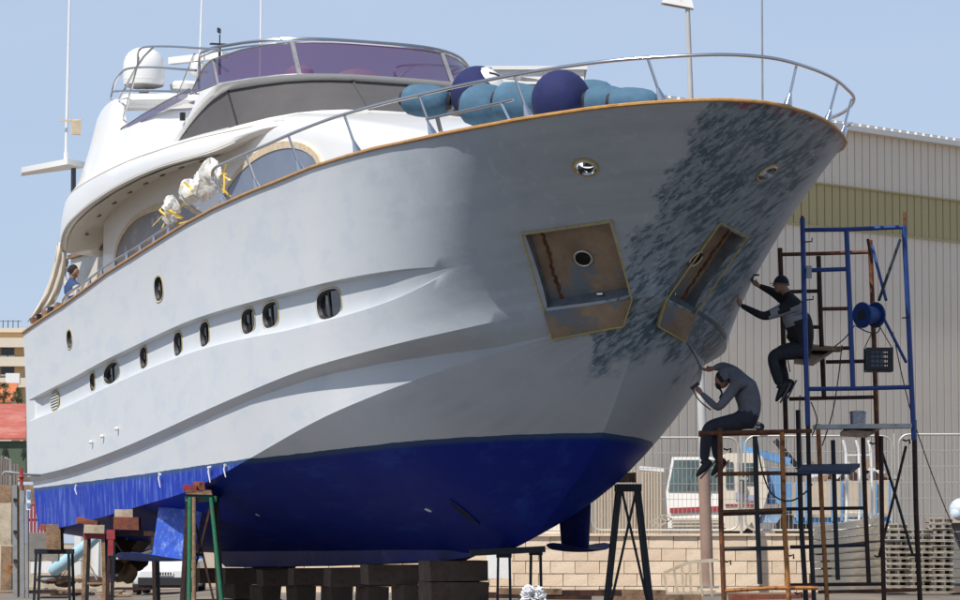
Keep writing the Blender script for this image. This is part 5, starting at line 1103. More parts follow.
# ------------------------------------------------------------------ scaffold
def tubes(parent, D, segs, m, w, name):
    for s_ in segs:
        q = MB(); q.tube([at(x, y, D) for x, y in s_], w, 8); q.make(name, M[m], parent)
def scaffold(lab, D, posts, bars, m_post, m_bar, r=.027, rb=.022):
    p = at(posts[0][-1][0], 640, D); t = thing('scaffold', (p.x, D, 0), lab, 'scaffold', 'scaffold frames beside the bow')
    for i, s_ in enumerate(posts):
        m = m_post[i] if isinstance(m_post, (list, tuple)) else m_post
        pts = [at(x, y, D) for x, y in s_]
        if s_[-1][1] >= 598: a = pts[-1]; b_ = pts[-2]; d = (a-b_); k = (a.z-0)/max(-d.z, .01); pts.append(Vector((a.x+d.x*min(k, 3)*.5, D, gz(a.x, D))))
        q = MB(); q.tube(pts, r, 8); q.make('post', M[m], t)
    for i, s_ in enumerate(bars):
        m = m_bar[i] if isinstance(m_bar, (list, tuple)) else m_bar
        q = MB(); q.tube([at(x, y, D) for x, y in s_], rb, 8); q.make('bar', M[m], t)
    return t
f1 = scaffold('blue upper scaffold frame with the cable reel, right of the upper worker', 48.6, [[(802.5,218),(805,330),(808,426)],[(904,226),(909,330),(914,440)],[(846.5,230),(850,310),(853,388)]],
  [[(803,230),(845,229.5),(905,227)],[(807,389),(860,388.5),(912,387)],[(804,270.5),(847,269)]], ['blue_paint']*3, ['blue_paint']*3, .035, .03)
for (x, y0, y1) in ((802.3,226,216),(904.5,227,212)): q = MB(); q.tube([at(x, y0, 48.6), at(x, y1, 48.6)], .022, 8); q.make('spigot', M['rust'], f1)
for (x, y) in ((809,242),(810,300),(906,318)): q = MB(); q.tube([at(x-4,y,48.5), at(x+3,y-.5,48.5), at(x+3,y-4,48.5)], .010, 5); q.make('catch_hook', M['rust_dark'], f1)
f2 = scaffold('dark rusty upper scaffold frame behind the blue one', 50.4, [[(780,248),(783,330),(786,432)],[(870,240),(874,340),(878,470)],[(818.5,256),(821,330),(824,397)]],
  [[(780,254.5),(825,253.5),(871,252)],[(789,399),(830,398),(878,397)],[(781,292),(818,291)],[(782,327.5),(820,327)],[(821,309),(850,308.5)],[(823,348.5),(851,348)],[(826,362),(876,361)]], ['rust_dark','rust','rust_dark'], ['rust','rust_dark','rust_dark','rust_dark','rust','rust_dark','rust_dark'], .034, .027)
scaffold('orange rusty lower scaffold frame carrying the seated worker', 48.4, [[(720,428),(721,520),(724,600)],[(782,432),(784,520),(789,600)],[(755,436),(757,510),(760,584)]],
  [[(700,433),(760,432),(812,431)],[(722,474),(784,473)],[(722,512),(784,510)],[(722,513.5),(784,511.5)],[(724,549),(788,548)],[(724,591),(770,588),(818,588)]], ['rust','rust_orange','dark_steel'], ['rust','rust','rust','rust_dark','dark_steel','rust_orange'], .034, .028)
scaffold('dark lower scaffold frame in the middle below the paint bucket', 49.6, [[(808,424),(810,520),(814,600)],[(863,436),(865,500),(869,585)],[(833,440),(835,510),(838,580)],[(818,424),(822,510),(827,600)],[(881,436),(882,520),(884,600)]],
  [[(784,474),(808,474)],[(784,509),(864,508)],[(790,547),(868,545)],[(786,585),(884,584)],[(818,592),(916,590)]], ['dark_steel','rust_dark','dark_steel','rust_orange','rust_dark'], ['dark_steel','dark_steel','dark_steel','rust_dark','rust'], .032, .024)
f5 = scaffold('rightmost lower scaffold post pair with crossed braces', 50.6, [[(914,420),(916,510),(920,600)],[(798,410),(801,520),(806,600)]],
  [[(880,446),(897,500),(913,556)],[(906,446),(893,500),(879,557)]], ['rust_dark','dark_steel'], ['dark_steel','rust_dark'], .036, .02)
for (x, y) in ((873,444),(906,441),(878,557),(912,556),(790,556),(798,594),(727,450),(727,562)):
    q = MB(); c = at(x, y, 50.3); q.tube([c+Vector((-.05,0,.02)), c, c+Vector((.05,0,.02)), c+Vector((.05,0,-.04))], .014, 6); q.make('catch', M['rust_dark'], f5) if x > 860 else pc('scaffold_clip', q, M['rust'], {790:'rusty hook clip on the right lower post beside the block wall',798:'rusty hook clip at the foot of the middle frame',727:'rusty hook on the orange post below the seated worker' if y < 500 else 'orange hook low on the orange post before the timber frame'}[x], 'clip')
for a, c, m, lab in (((872,246),(886,300),'blue_paint','blue brace from the rusty post down to the cable reel'),((900,240),(879,300),'dark_steel','dark brace from the blue post down to the cable reel'),((882,315),(906,362),'blue_paint','blue brace from the cable reel down to the right blue post'),((872,262),(868,240),'rust','short rusty strut on top of the rear post')):
    q = MB(); q.tube([at(*a, 49.6), at(*c, 48.8)], .022, 7); pc('diagonal_brace', q, M[m], lab, 'brace')
def board(poly, D, dep, th, m, name, lab, cat='board'):
    q = MB(); q.slab([at(x, y, D) for x, y in poly], (0, dep, 0)); return pc(name, q, M[m], lab, cat)
board([(815,424.5),(912,423.5),(912,428),(815,429)], 48.5, .35, .05, 'grey_steel', 'scaffold_plank', 'grey metal scaffold plank the paint bucket stands on', 'plank')
q = MB(); q.slab([at(840,436,48.2), at(846,431,49.4), at(885,427,49.4), at(866,438,48.2)], (0,0,.05)); pc('wooden_board', q, M['timber'], 'crooked wooden board under the metal plank and bucket', 'board')
q = MB(); q.slab([at(798,474,48.2), at(802,468,49.6), at(860,467,49.6), at(850,474.5,48.2)], (0,0,.05)); pc('blue_board', q, mat('dark_blue_board', (.02,.03,.07), .7, vary=.3), 'dark blue board platform inside the middle scaffold frame', 'board')
board([(722,510),(784,509),(784,514),(722,516)], 48.7, .3, .05, 'rust_dark', 'scaffold_plank', 'dark rusty plank across the orange lower frame', 'plank')
board([(700,430.5),(784,429.5),(784,434),(700,436)], 48.9, .35, .05, 'rust', 'scaffold_plank', 'rusty plank under the seated worker', 'plank')
q = MB(); q.slab([at(794,364,49.2), at(806,347,50.6), at(834,350,50.6), at(832,353,50.2), at(813,366,49.2)], (0,0,.05)); q.box(at(823,349.5,50), (.5,.5,.05)); pc('seat_board', q, M['timber'], 'dark timber seat board under the upper worker', 'board')
# seat of the lower worker
st_ = thing('low_stool', at(741, 431, 49), 'grey slatted stool the lower worker sits on', 'stool')
for y in (423.5, 427.5): q = MB(); q.box(at(741, y, 49.1), (.50,.34,.035)); q.make('slat', M['grey_steel'], st_)
for x in (722, 760): q = MB(); q.lathe([(.05,-.16),(.06,0),(.05,.16)], at(x, 427, 49.1), (0,1,0), 10); q.make('end_roll', M['rubber'], st_)
# paint bucket, cable reel, hanging crate
bk_ = thing('paint_bucket', at(858, 425, 48.7), 'dented grey paint bucket on the metal scaffold plank', 'bucket'); q = MB(); q.lathe([(.105,0),(.112,.17),(.118,.175),(.112,.18),(.10,.175),(.098,.03),(.001,.03)], at(858,425,48.7), n=20); q.make('body', mat('bucket_tin', (.30,.31,.34), .35, .7, vary=.3, scale=9, dirt=(.35,.05,.06), dscale=6, dlow=.6, dhigh=.64), bk_)
q = MB(); q.tube([at(858,425,48.7)+Vector((.115*math.cos(t*math.pi/8), .02, .165+.03*math.sin(t*math.pi/8))) for t in range(9)], .004, 5); q.make('handle', M['grey_steel'], bk_)
rl = thing('cable_reel', at(869,328,48.9), 'blue cable reel fixed on the braces of the upper scaffold', 'reel'); ax = Vector((.72,.69,.05)).normalized(); c = at(869,315,48.9)
for o_ in (-.14, .14): q = MB(); q.lathe([(.075,-.012),(.165,-.014),(.178,0),(.165,.014),(.075,.012)], c+ax*o_, ax, 24); q.make('flange', M['blue_paint'], rl)
q = MB(); q.lathe([(.11,-.14),(.12,0),(.11,.14)], c, ax, 20); q.make('drum', mat('blue_cable', (.02,.06,.2), .5, vary=.3, scale=20), rl); q = MB(); q.lathe([(.001,-.160),(.07,-.158),(.072,-.14)], c, ax, 18); q.make('hub', M['rubber'], rl)
cr = thing('hanging_crate', at(879,372,48.9), 'black mesh crate of tools hanging under the cable reel', 'crate'); C0 = at(865,348,48.9); C1 = at(892,372,48.9); cxx = (C0.x+C1.x)/2; w_ = C1.x-C0.x; z0, z1 = C1.z, C0.z
q = MB(); q.box((cxx,48.9,z0+.01), (w_,.28,.02)); q.make('base', M['black'], cr)
for dy in (-.14,.14):
    for x_ in (-.5,.5): q = MB(); q.box((cxx+x_*(w_-.04),48.9+dy,(z0+z1)/2), (.045,.02,z1-z0)); q.make('corner', M['black'], cr)
    for k in range(5): q = MB(); q.box((cxx,48.9+dy,z0+.05+k*(z1-z0-.07)/4), (w_,.012,.016 if k % 4 else .04)); q.make('slat', M['black'], cr)
    for k in range(1,6): q = MB(); q.box((cxx-w_/2+k*w_/6,48.9+dy,(z0+z1)/2), (.01,.01,z1-z0)); q.make('slat', M['black'], cr)
q = MB(); q.box((cxx-.05,48.88,(z0+z1)/2+.0), (w_*.55,.2,(z1-z0)*.75), jit=.01); tag(q.make('grey_box', mat('grey_blue_plastic', (.10,.12,.17), .5)), 'grey-blue box of tools inside the hanging black crate', 'box')
for x_ in (864.5, 892): q = MB(); q.tube([at(877,322,48.9), at(x_,348,48.9)], .007, 5); q.make('rope', M['rubber'], cr)
def cable(pts, D, lab, r=.009, m='rubber'): q = MB(); q.tube(smoothpath([at(x,y,D+i*.02) for i, (x, y) in enumerate(pts)], 5), r, 6); return pc('cable', q, M[m], lab, 'cable')
cable([(855,325),(845,338),(834,347)], 48.7, 'black cable from the reel to the upper seat board'); cable([(856,326),(868,332),(878,332),(881,322)], 48.7, 'black cable loop drooping under the reel')
cable([(842,345),(838,380),(832,415),(822,446)], 49.2, 'thin cable hanging from the seat board to the lower frame'); cable([(893,332),(903,380),(915,425),(938,490),(962,548)], 49.5, 'long thin guy line running down to the right picture edge', .008)
cable([(757,440),(762,470),(772,494),(790,501),(806,492),(812,484)], 48.3, 'black hose looping between the two lower scaffold frames', .012); cable([(811,402),(817,420),(812,436)], 48.4, 'short cable curl at the foot of the blue frame')
cable([(800,395),(799,430)], 49, 'thin cord hanging left of the blue post'); cable([(784,300),(785,340),(790,372)], 49.9, 'thin cord hanging beside the upper worker')
q = MB(); q.box(at(809,272,48.5), (.07,.06,.17)); pc('grey_bottle', q, mat('grey_plastic', (.25,.27,.3), .5), 'small grey bottle tied to the blue post', 'bottle')
# ------------------------------------------------------------------ people
M['skin'] = mat('skin', (.30,.16,.105), .55, vary=.08, scale=8)
M['hoodie'] = mat('black_work_jacket', (.012,.012,.014), .85, vary=.3, scale=6, bump=.9, bscale=9)
M['band'] = mat('grey_chest_band', (.24,.24,.27), .85, vary=.15)
M['jeans'] = mat('dark_work_trousers', (.022,.024,.030), .85, vary=.3, scale=7, bump=.9, bscale=10, dirt=(.07,.07,.08), dscale=9, dlow=.6, dhigh=.7)
M['overall'] = mat('grey_dusty_overall', (.125,.125,.14), .85, vary=.2, scale=6, bump=1.0, bscale=9, dirt=(.10,.10,.115), dscale=4, dlow=.5, dhigh=.7)
M['overall_dark'] = mat('dark_navy_trousers', (.024,.026,.038), .85, vary=.25, scale=6, bump=1.0, bscale=9)
M['shoe'] = mat('black_work_shoe', (.014,.014,.016), .6)
M['sole'] = mat('grey_sole', (.12,.12,.12), .7); M['hair'] = mat('dark_hair', (.012,.009,.008), .8, vary=.4, scale=30, bump=.6, bscale=60)
def body(joints, bones, mats_, seg_mat, root, fat=1.0):
    """joints name->(point, radius); bones list of pairs; one skinned continuous surface, material per nearest bone"""
    joints = {k: (p, tuple(x*(fat if k not in ('neck','skull') and 'wr' not in k else 1.04) for x in r_) if isinstance(r_, tuple) else r_*(fat if k not in ('neck','skull') and 'wr' not in k else 1.04)) for k, (p, r_) in joints.items()}
    names = list(joints); idx = {n: i for i, n in enumerate(names)}
    me = bpy.data.meshes.new('body'); me.from_pydata([joints[n][0] for n in names], [(idx[a], idx[c]) for a, c in bones], [])
    o = bpy.data.objects.new('body', me); col.objects.link(o)
    md = o.modifiers.new('s', 'SKIN'); md.use_smooth_shade = True
    for i, n in enumerate(names):
        sv = me.skin_vertices[0].data[i]; r_ = joints[n][1]; sv.radius = (r_, r_) if not isinstance(r_, tuple) else r_; sv.use_root = (n == root)
    ms = o.modifiers.new('u', 'SUBSURF'); ms.levels = 2; ms.render_levels = 2
    bpy.context.view_layer.update(); dg = bpy.context.evaluated_depsgraph_get(); nm_ = bpy.data.meshes.new_from_object(o.evaluated_get(dg)); bpy.data.objects.remove(o)
    vs = [v.co.copy() for v in nm_.vertices]; fs = [tuple(p.vertices) for p in nm_.polygons]; mi = []
    for p in nm_.polygons:
        c = p.center; best = None
        for (a, b_) in bones:
            A = joints[a][0]; B_ = joints[b_][0]; d = B_-A; t = max(0, min(1, (c-A).dot(d)/max(d.length_squared, 1e-9))); dist = (c-(A+d*t)).length-(.0)
            rr = lerp(joints[a][1] if not isinstance(joints[a][1], tuple) else joints[a][1][0], joints[b_][1] if not isinstance(joints[b_][1], tuple) else joints[b_][1][0], t)
            if best is None or dist/rr < best[0]: best = (dist/rr, seg_mat.get((a, b_), 0))
        mi.append(best[1])
    q = MB(); q.v = vs; q.f = [list(f) for f in fs]; q.m = mi; q.sm = [True]*len(fs); return q
def hand(q, wrist, direc, palm, mi, curl=.5, side=1, s_=1.0):
    """palm and five separate fingers"""
    d = Vector(direc).normalized(); n = Vector(palm).normalized(); n = (n-d*n.dot(d)).normalized(); x = d.cross(n)*side
    q.tube([wrist-d*.02, wrist+d*.03*s_, wrist+d*.085*s_], [.026*s_, .036*s_, .034*s_], 8, mi)
    for k, (L_, o_) in enumerate(((.072,-.030),(.082,-.011),(.076,.009),(.060,.027))):
        b0 = wrist+d*.085*s_+x*o_*s_; d1 = (d-n*curl*.4).normalized(); p1 = b0+d1*L_*.45*s_; d2 = (d-n*curl*1.1).normalized(); p2 = p1+d2*L_*.35*s_; d3 = (d-n*curl*1.9).normalized(); p3 = p2+d3*L_*.28*s_
        q.tube([b0-d*.02, b0, p1, p2, p3], [.010*s_, .0105*s_, .0095*s_, .0085*s_, .006*s_], 6, mi)
    b0 = wrist+d*.03*s_-x*.034*s_; q.tube([b0, b0+(d*.6-x*.7).normalized()*.035*s_, b0+(d*.9-x*.5-n*curl*.4).normalized()*.065*s_], [.013*s_, .011*s_, .008*s_], 6, mi)
def head(q, c, face, up, mi, r_=.095, dark=None):
    f = Vector(face).normalized(); u = Vector(up); u = (u-f*u.dot(f)).normalized(); x = f.cross(u); rm = Matrix((x, f, u)).transposed()
    q.sphere(c, r_, 20, mi, (.80, .98, 1.12), rm); q.sphere(c+f*r_*.30-u*r_*.62, r_*.62, 14, mi, (.9,.9,.8), rm)
    nb = c+f*r_*.92; q.tube([nb+u*r_*.18, nb+f*.022-u*r_*.22, nb+f*.006-u*r_*.30], [.008,.014,.011], 7, mi)
    q.tube([c+f*r_*.86-u*r_*.56-x*.022, c+f*r_*.93-u*r_*.56, c+f*r_*.86-u*r_*.56+x*.022], .007, 6, mi)
    for s0 in (-1, 1):
        q.sphere(c+x*s0*r_*.80-f*r_*.05-u*r_*.05, .024, 8, mi, (.35,.8,1.2), rm)
        if dark is not None: q.sphere(c+f*r_*.84+x*s0*r_*.34+u*r_*.08, .011, 8, dark, (1,.5,.7), rm)
    return f, u, x, rm
OX = -8
def V3(p, d): return at(p[0]+OX, p[1], d)
# upper worker
D = 49.5; UW = thing('person', at(815,352,D), 'worker in black cap and jacket with grey chest band, scraping from the upper seat board', 'person')
J = {'pelvis':(V3((813,346),D),(.155,.135)),'belly':(V3((810,333),D),(.170,.150)),'chest':(V3((804,315),D),(.185,.160)),'neckb':(V3((799,301),D),(.105,.10)),'neck':(V3((795,294),D),.062),'skull':(V3((791,287),D),.07),
 'shL':(V3((800,306),D-.18),.080),'elL':(V3((772,317),D-.25),.048),'wrL':(V3((748.5,305),D-.12),.033),
 'shR':(V3((797,303),D+.17),.072),'elR':(V3((781,292),D+.20),.048),'wrR':(V3((766.5,285.5),D+.15),.033),
 'hipL':(V3((810,350),D-.11),.105),'knL':(V3((779,355),D-.14),.072),'ankL':(V3((788,386),D-.12),.047),
 'hipR':(V3((812,349),D+.11),.105),'knR':(V3((785,351),D+.16),.070),'ankR':(V3((794,383),D+.14),.047)}
B1 = [('pelvis','belly'),('belly','chest'),('chest','neckb'),('neckb','neck'),('neck','skull'),('neckb','shL'),('shL','elL'),('elL','wrL'),('neckb','shR'),('shR','elR'),('elR','wrR'),('pelvis','hipL'),('hipL','knL'),('knL','ankL'),('pelvis','hipR'),('hipR','knR'),('knR','ankR')]
# materials: 0 jacket 1 band 2 trousers 3 skin 4 shoe 5 sole
q = body(J, B1, None, {('pelvis','hipL'):2,('pelvis','hipR'):2,('hipL','knL'):2,('knL','ankL'):2,('hipR','knR'):2,('knR','ankR'):2,('neck','skull'):3}, 'pelvis', 1.36)
for i, f in enumerate(q.f):
    c = sum((q.v[k] for k in f), Vector())/len(f); py = 540-(c.z-1.6)*3600/c.y; px = 480+c.x*3600/c.y
    if q.m[i] == 0 and 309 < py+.55*(px-792) < 325 and px > 779: q.m[i] = 1
    if q.m[i] == 0 and abs(px-775) < 4.5 and 305 < py < 322: q.m[i] = 1
f_, u_, x_, rm = head(q, V3((789,285),D), (-.93,-.05,.10), (.1,0,1), 3, .098, 0)
hand(q, J['wrL'][0], (-.35,.05,.9), (-1,0,0), 3, .35); hand(q, J['wrR'][0], (-.8,0,.55), (0,-.4,-1), 3, 1.1, -1)
def shoe(q, ank, toe, mi, so):
    a = Vector(ank); t = Vector(toe); d = (t-a).normalized(); sd_ = Vector((0,1,0)); dn = d.cross(sd_).normalized()
    if dn.z > 0: dn = -dn
    heel = a-d*.05+dn*.05; q.grid([[c+sd_*w*math.cos(2*math.pi*k/12)+dn*h*math.sin(2*math.pi*k/12) for k in range(12)] for c, w, h in ((heel-d*.03,.012,.012),(heel-d*.02,.034,.045),(heel+d*.05,.040,.060),(heel+d*.13,.044,.048),(heel+d*.20,.046,.034),(heel+d*.25,.032,.02),(heel+d*.265,.01,.008))], mi, closed=True)
    q.tube([a-dn*.04, heel+d*.04], [.048,.045], 10, mi)
    q.grid([[heel+d*x+dn*.050+sd_*w*s0+dn*z for s0 in (-1,1) for z in ((0,.022) if s0 < 0 else (.022,0))] for x, w in ((-.05,.03),(.05,.038),(.15,.044),(.22,.038),(.255,.012))], so, closed=True)
shoe(q, J['ankL'][0], V3((779,403),D-.12), 4, 5); shoe(q, J['ankR'][0], V3((786,399),D+.14), 4, 5)
q.make('body', [M['hoodie'], M['band'], M['jeans'], M['skin'], M['shoe'], M['sole']], UW, fix=False)
q = MB(); c = V3((789.3,283.5),D); rows = []
for i in range(7):
    th = math.pi*.55*i/6; rows.append([c+rm @ Vector((math.cos(2*math.pi*k/18)*math.sin(th)*.088, math.sin(2*math.pi*k/18)*math.sin(th)*.108, math.cos(th)*.118)) for k in range(18)])
q.grid(rows, closed=True); q.grid([[c+rm @ Vector((x*.07, .09+b*.075*(1-x*x*.6), -.002-.01*b)) for x in (-1,-.5,0,.5,1)] for b in (0,1)]); q.make('cap', M['hoodie'], UW)
q = MB(); q.tube([c+rm @ Vector((math.cos(2*math.pi*k/20)*.090, math.sin(2*math.pi*k/20)*.110, -.008)) for k in range(20)], .009, 6, closed=True); q.make('cap_band', M['sole'], UW)
q = MB(); q.grid([[V3(p, D+dy) for dy in (-.1,0,.1)] for p in ((801,296),(806,303),(806,312))]); q.grid([[V3((799+8*math.cos(t),299+5*math.sin(t)), D+dy) for t in (0,.8,1.6,2.4,3.1)] for dy in (-.09,0,.09)]); q.make('hood', M['hoodie'], UW)
q = MB(); hp = V3((768,277),D+.13); q.beam(V3((759.5,281),D+.12), V3((761,274.5),D+.12), .03, .03); q.beam(V3((755,275.5),D+.12), V3((767,275),D+.12), .10, .02); tag(q.make('scraper', M['rubber']), 'black scraper in the raised hand of the upper worker', 'scraper')
# lower worker
OX = 0
D = 48.9; LW = thing('person', at(745,424,D), 'worker in grey overall and black hood, hunched on the stool sanding the bow', 'person')
J = {'pelvis':(V3((750,414),D),(.165,.15)),'belly':(V3((751,404),D),(.175,.150)),'chest':(V3((744,388),D),(.195,.16)),'neckb':(V3((735,375),D),(.12,.11)),'neck':(V3((729,374),D),.07),'skull':(V3((724,377),D),.075),
 'shL':(V3((737,384),D-.17),.075),'elL':(V3((718,409),D-.24),.052),'wrL':(V3((701,393),D-.10),.034),
 'shR':(V3((733,371),D+.15),.075),'elR':(V3((722,366),D+.20),.055),'wrR':(V3((713,368.5),D+.2),.036),
 'hipL':(V3((747,420),D-.12),.115),'knL':(V3((707,427),D-.12),.080),'ankL':(V3((704,462),D-.12),.055),
 'hipR':(V3((748,419),D+.12),.115),'knR':(V3((714,426),D+.14),.078),'ankR':(V3((718,461),D+.12),.052)}
q = body(J, B1, None, {('pelvis','hipL'):2,('pelvis','hipR'):2,('hipL','knL'):2,('knL','ankL'):2,('hipR','knR'):2,('knR','ankR'):2,('neck','skull'):1}, 'pelvis', 1.24)
f_, u_, x_, rm = head(q, V3((722,380),D), (-.85,-.1,-.45), (-.3,0,.95), 3, .098, 1)
hand(q, J['wrL'][0], (-.55,.1,.75), (-.7,0,-.5), 3, .8); hand(q, J['wrR'][0], (-.9,0,-.15), (0,-.5,-1), 3, .5, -1)
shoe(q, J['ankL'][0], V3((691,477),D-.12), 4, 5); shoe(q, J['ankR'][0], V3((708,474),D+.12), 4, 6)
q.make('body', [M['overall'], M['hoodie'], M['overall_dark'], M['skin'], M['shoe'], M['sole'], M['red_paint']], LW, fix=False)
q = MB(); c = V3((723,378.5),D); rows = []
for i in range(8):
    th = math.pi*.62*i/7; rows.append([c+rm @ Vector((math.cos(2*math.pi*k/18)*math.sin(th)*.098, math.sin(2*math.pi*k/18)*math.sin(th)*.112-.012, math.cos(th)*.122)) for k in range(18)])
q.grid(rows, closed=True); q.make('hood', M['hoodie'], LW)
q = MB(); rows = []
for i in range(9):
    th = math.pi*.60*i/8; rows.append([c+rm @ Vector((math.cos(2*math.pi*k/20)*math.sin(th)*.122*(1+.05*math.sin(k*2.1+i)), math.sin(2*math.pi*k/20)*math.sin(th)*(.108 if math.sin(2*math.pi*k/20) > 0 else .165)-.045, math.cos(th)*.135+.006)) for k in range(20)])
q.grid(rows, closed=True); q.make('jacket_hood', M['overall'], LW)
q = MB(); q.sphere(V3((719,385),D), .062, 14, sc=(.8,.9,1.0)); q.tube(smoothpath([V3((719,388),D), V3((722,393),D), V3((720,398),D-.05), V3((724,402),D-.1)], 3), .014, 6); q.make('face_mask', M['hoodie'], LW)
q = MB(); q.box(V3((695,386),D-.14), (.13,.09,.05), Matrix.Rotation(-.6, 3, 'Y')); tag(q.make('sanding_block', M['rubber']), 'black sanding block in the lower hand of the hunched worker', 'sanding block')
cable([(693,388),(696,396),(703,404),(711,410)], 48.4, 'black hose running from the sanding block along the forearm', .010)
# person on the side deck at the stern
c0 = BW(23.35,-2.25,0); Dp = c0.y; DP = thing('person', BW(23.3,-2.2,4.75), 'person with dark hair and navy collar on the side deck behind the hanging sheet', 'person')
J = {'pelvis':(V3((72,322),Dp),(.16,.13)),'belly':(V3((72,311),Dp),(.155,.13)),'chest':(V3((71,297),Dp),(.18,.14)),'neckb':(V3((71,284),Dp),(.13,.12)),'neck':(V3((72,280),Dp),.06),'skull':(V3((74,272),Dp),.07),
 'shL':(V3((76,286),Dp-.1),.075),'elL':(V3((79,302),Dp-.2),.05),'wrL':(V3((83,311),Dp-.3),.034),
 'shR':(V3((67,285),Dp+.1),.075),'elR':(V3((63,276),Dp+.1),.05),'wrR':(V3((66,266),Dp+.08),.034),
 'hipL':(V3((74,325),Dp-.1),.105),'knL':(V3((75,349),Dp-.12),.07),'ankL':(V3((75,372),Dp-.1),.05),
 'hipR':(V3((70,325),Dp+.1),.105),'knR':(V3((69,349),Dp+.12),.07),'ankR':(V3((69,372),Dp+.1),.05)}
q = body(J, B1, None, {('pelvis','hipL'):2,('pelvis','hipR'):2,('hipL','knL'):2,('knL','ankL'):2,('hipR','knR'):2,('knR','ankR'):2,('neck','skull'):3,('neckb','shL'):1,('chest','neckb'):1,('neckb','neck'):1}, 'pelvis')
f_, u_, x_, rm = head(q, V3((74,272.5),Dp), (.75,-.55,-.3), (.1,0,1), 3, .1, 4)
hand(q, J['wrR'][0], (.1,-.1,1), (-.8,.3,0), 3, .6); hand(q, J['wrL'][0], (.6,-.2,-.6), (.5,0,1), 3, .5)
q.make('body', [mat('pale_shirt', (.62,.58,.58), .8, bump=.3, bscale=14), mat('navy_jacket', (.025,.06,.16), .8), M['jeans'], M['skin'], M['hoodie']], DP, fix=False)
q = MB(); c = V3((73.3,271),Dp); rows = []
for i in range(7):
    th = math.pi*.62*i/6; rows.append([c+rm @ Vector((math.cos(2*math.pi*k/16)*math.sin(th)*.094, math.sin(2*math.pi*k/16)*math.sin(th)*.106-.018, math.cos(th)*.122)) for k in range(16)])
q.grid(rows, closed=True); q.make('hair', M['hair'], DP)
# ------------------------------------------------------------------ loose things on the yacht
# cloth sheet hanging from the overhang
q = MB(); rows = []
LE = [(23.0,7.0),(23.4,6.85),(23.6,6.5),(23.85,6.2),(24.2,5.9),(24.55,5.62)]
Lp = [(57,243),(54,262),(49,280),(42,297),(34,311),(27,322)]; Rp = [(67,241),(66.5,256),(65,270),(62.5,283),(59,293),(54,303)]
for i in range(6):
    dl = BW(22.4+i*.35,-2.75,0).y; dr = BW(21.9+i*.2,-2.6,0).y
    rows.append([at(*Lp[i], dl).lerp(at(*Rp[i], dr), t)+Vector((0,.05*math.sin(t*13+i*.5),0)) for t in [k/10 for k in range(11)]])
q.grid(rows); o = pc('hanging_sheet', q, mat('cream_canvas_sheet', (.66,.58,.47), .85, vary=.05, bump=.2, bscale=10), 'cream cloth sheet hanging from the stern overhang down to the rail', 'sheet')
sm_ = o.modifiers.new('t', 'SOLIDIFY'); sm_.thickness = .01
# plastic bags tied on the rail
M['bag'] = mat('thin_white_plastic_bag', (.80,.79,.75), .35, vary=.05, bump=.8, bscale=9, alpha=.8, dirt=(.75,.62,.3), dscale=3, dlow=.6, dhigh=.7); M['yellow'] = mat('yellow_tape', (.75,.50,.06), .5, vary=.15)
def bag(p, r_, lab, seed, n=5):
    random.seed(seed); t = thing('plastic_bag', p, lab, 'plastic bag', 'white plastic bags on the side rail')
    q = MB(); rows = []
    for i in range(13):
        th = math.pi*i/12; row = []
        for k in range(20):
            a = 2*math.pi*k/20; rr = r_*(1+.22*math.sin(a*3+seed+th*2.3)+.12*math.sin(a*7+th*9+seed)+random.uniform(-.06,.06))*max(math.sin(th), .02)
            row.append(p+Vector((rr*math.cos(a)*1.1, rr*math.sin(a)*.7, r_*1.25*math.cos(th)+.05*math.sin(a*3+seed)+random.uniform(-.012,.012))))
        rows.append(row)
    q.grid(rows, closed=True); q.make('crumpled_film', M['bag'], t)
    for k in range(n):
        a = p+Vector([random.uniform(-r_, r_) for _ in range(3)]); q = MB(); pts = smoothpath([a]+[a+Vector([random.uniform(-.22,.22), random.uniform(-.1,.0), random.uniform(-.3,.1)])*(j+1)*.6 for j in range(2)], 4)
        q.grid([[u, u+Vector((.028,0,.02))] for u in pts]); q.make('tape_strip', M['yellow'], t)
bag(at(189,192,BW(13.9,-2.9,0).y), .14, 'white plastic bag with yellow tape, left of the two larger ones on the rail', 3)
bag(at(203,186,BW(13.3,-2.9,0).y), .165, 'largest crumpled white bag with yellow tape, just below the rail end', 5)
bag(at(210,172,BW(12.9,-2.9,0).y), .14, 'upper white bag tied at the rail end', 8); bag(at(217,176,BW(12.6,-2.95,0).y), .09, 'small bag of yellow tape at the very end of the bow rail', 9, 7)
bag(at(171,207,BW(15.0,-2.9,0).y), .12, 'narrow white bag hanging at the lower rail corner', 11, 5); bag(at(170,216,BW(15.05,-2.95,0).y), .10, 'lowest white bag tail just above the cap rail', 12, 3)
random.seed(21)
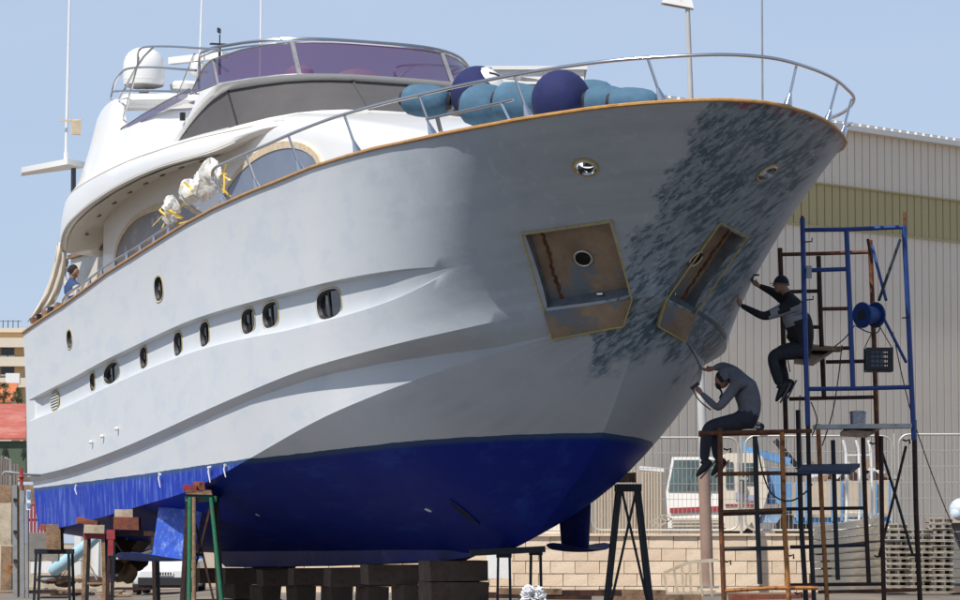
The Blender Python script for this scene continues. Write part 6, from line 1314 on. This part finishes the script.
# fenders on the foredeck
def cyl_fender(px, px2, r_, y_b, lab, s_at):
    D = BW(s_at, y_b, 0).y; r_ *= 1.28; a = at(*px, D)+Vector((.04,0,.03)); c = at(*px2, D+.15)+Vector((-.04,0,.03)); d = (c-a); L_ = d.length; t = thing('fender', (a+c)/2-Vector((0,0,r_)), lab, 'fender', 'light blue cylinder fenders on the foredeck')
    q = MB(); q.lathe([(.05,0),(r_*.62,.02),(r_*.9,.10),(r_,.22),(r_*1.02,L_*.5),(r_,L_-.22),(r_*.9,L_-.10),(r_*.62,L_-.02),(.05,L_)], a, d, 24); q.make('cover', M['fender_blue'], t)
    for p, s0 in ((a, -1), (c, 1)):
        q = MB(); q.lathe([(.001,.03),(.09,.03),(.11,.0),(.12,-.03)], p, d*s0, 14); q.make('end_cap', M['rubber'], t)
        q = MB(); q.tube(smoothpath([p, p+d.normalized()*s0*.06+Vector((.03,-.08,-.05)), p+Vector((.08,-.12,-.14)), p+Vector((.2,-.1,-.17))], 3), .014, 6); q.make('rope', M['rubber'], t)
def ball(px, r_, y_b, s_at, lab, cap=False):
    D = BW(s_at, y_b, 0).y; c = at(*px, D); t = thing('ball_fender', c-Vector((0,0,r_)), lab, 'ball fender', 'navy ball fenders on the foredeck'); q = MB(); q.sphere(c, r_, 28, sc=(1,1,1.02)); q.make('cover', M['fender_navy'], t)
    if cap:
        ax = Vector((.62,-.45,.62)).normalized(); q = MB(); q.lathe([(.001,r_*1.03),(r_*.25,r_*1.0),(r_*.48,r_*.90),(r_*.56,r_*.84)], c, ax, 20); q.make('white_top', M['white_paint'], t)
        q = MB(); q.tube([c+ax.orthogonal().normalized()*r_*.2+ax*r_, c+ax*r_*1.02, c-ax.orthogonal().normalized()*r_*.3+ax*r_*.98], .02, 6); q.make('black_loop', M['rubber'], t)
ball((478,94), .39, -1.1, 6.2, 'navy ball fender with a white top showing, nearer the windscreen', True); ball((561,100), .40, -1.0, 3.6, 'navy ball fender between the light blue fenders, nearer the bow')
cyl_fender((446,105), (405,101), .18, -1.4, 'light blue cylinder fender, leftmost of the pile with a black end facing us', 6.4)
cyl_fender((500,112), (464,106), .22, -1.35, 'light blue fender lying below the ball with the white top', 5.6)
cyl_fender((545,112), (497,101), .22, -1.35, 'light blue fender between the two navy balls', 4.4)
cyl_fender((560,106), (520,108), .20, -.7, 'light blue fender half hidden behind the middle one', 4.2)
cyl_fender((625,106), (588,102), .17, -.9, 'light blue fender just right of the second navy ball', 2.9)
cyl_fender((655,107), (612,104), .16, -.6, 'light blue fender nearest the bow', 2.2)
cyl_fender((610,98), (575,96), .16, .2, 'light blue fender at the back behind the second navy ball', 3.2)
cyl_fender((500,104), (470,104), .20, -.9, 'light blue fender under the ball with the white top, behind', 5.4)
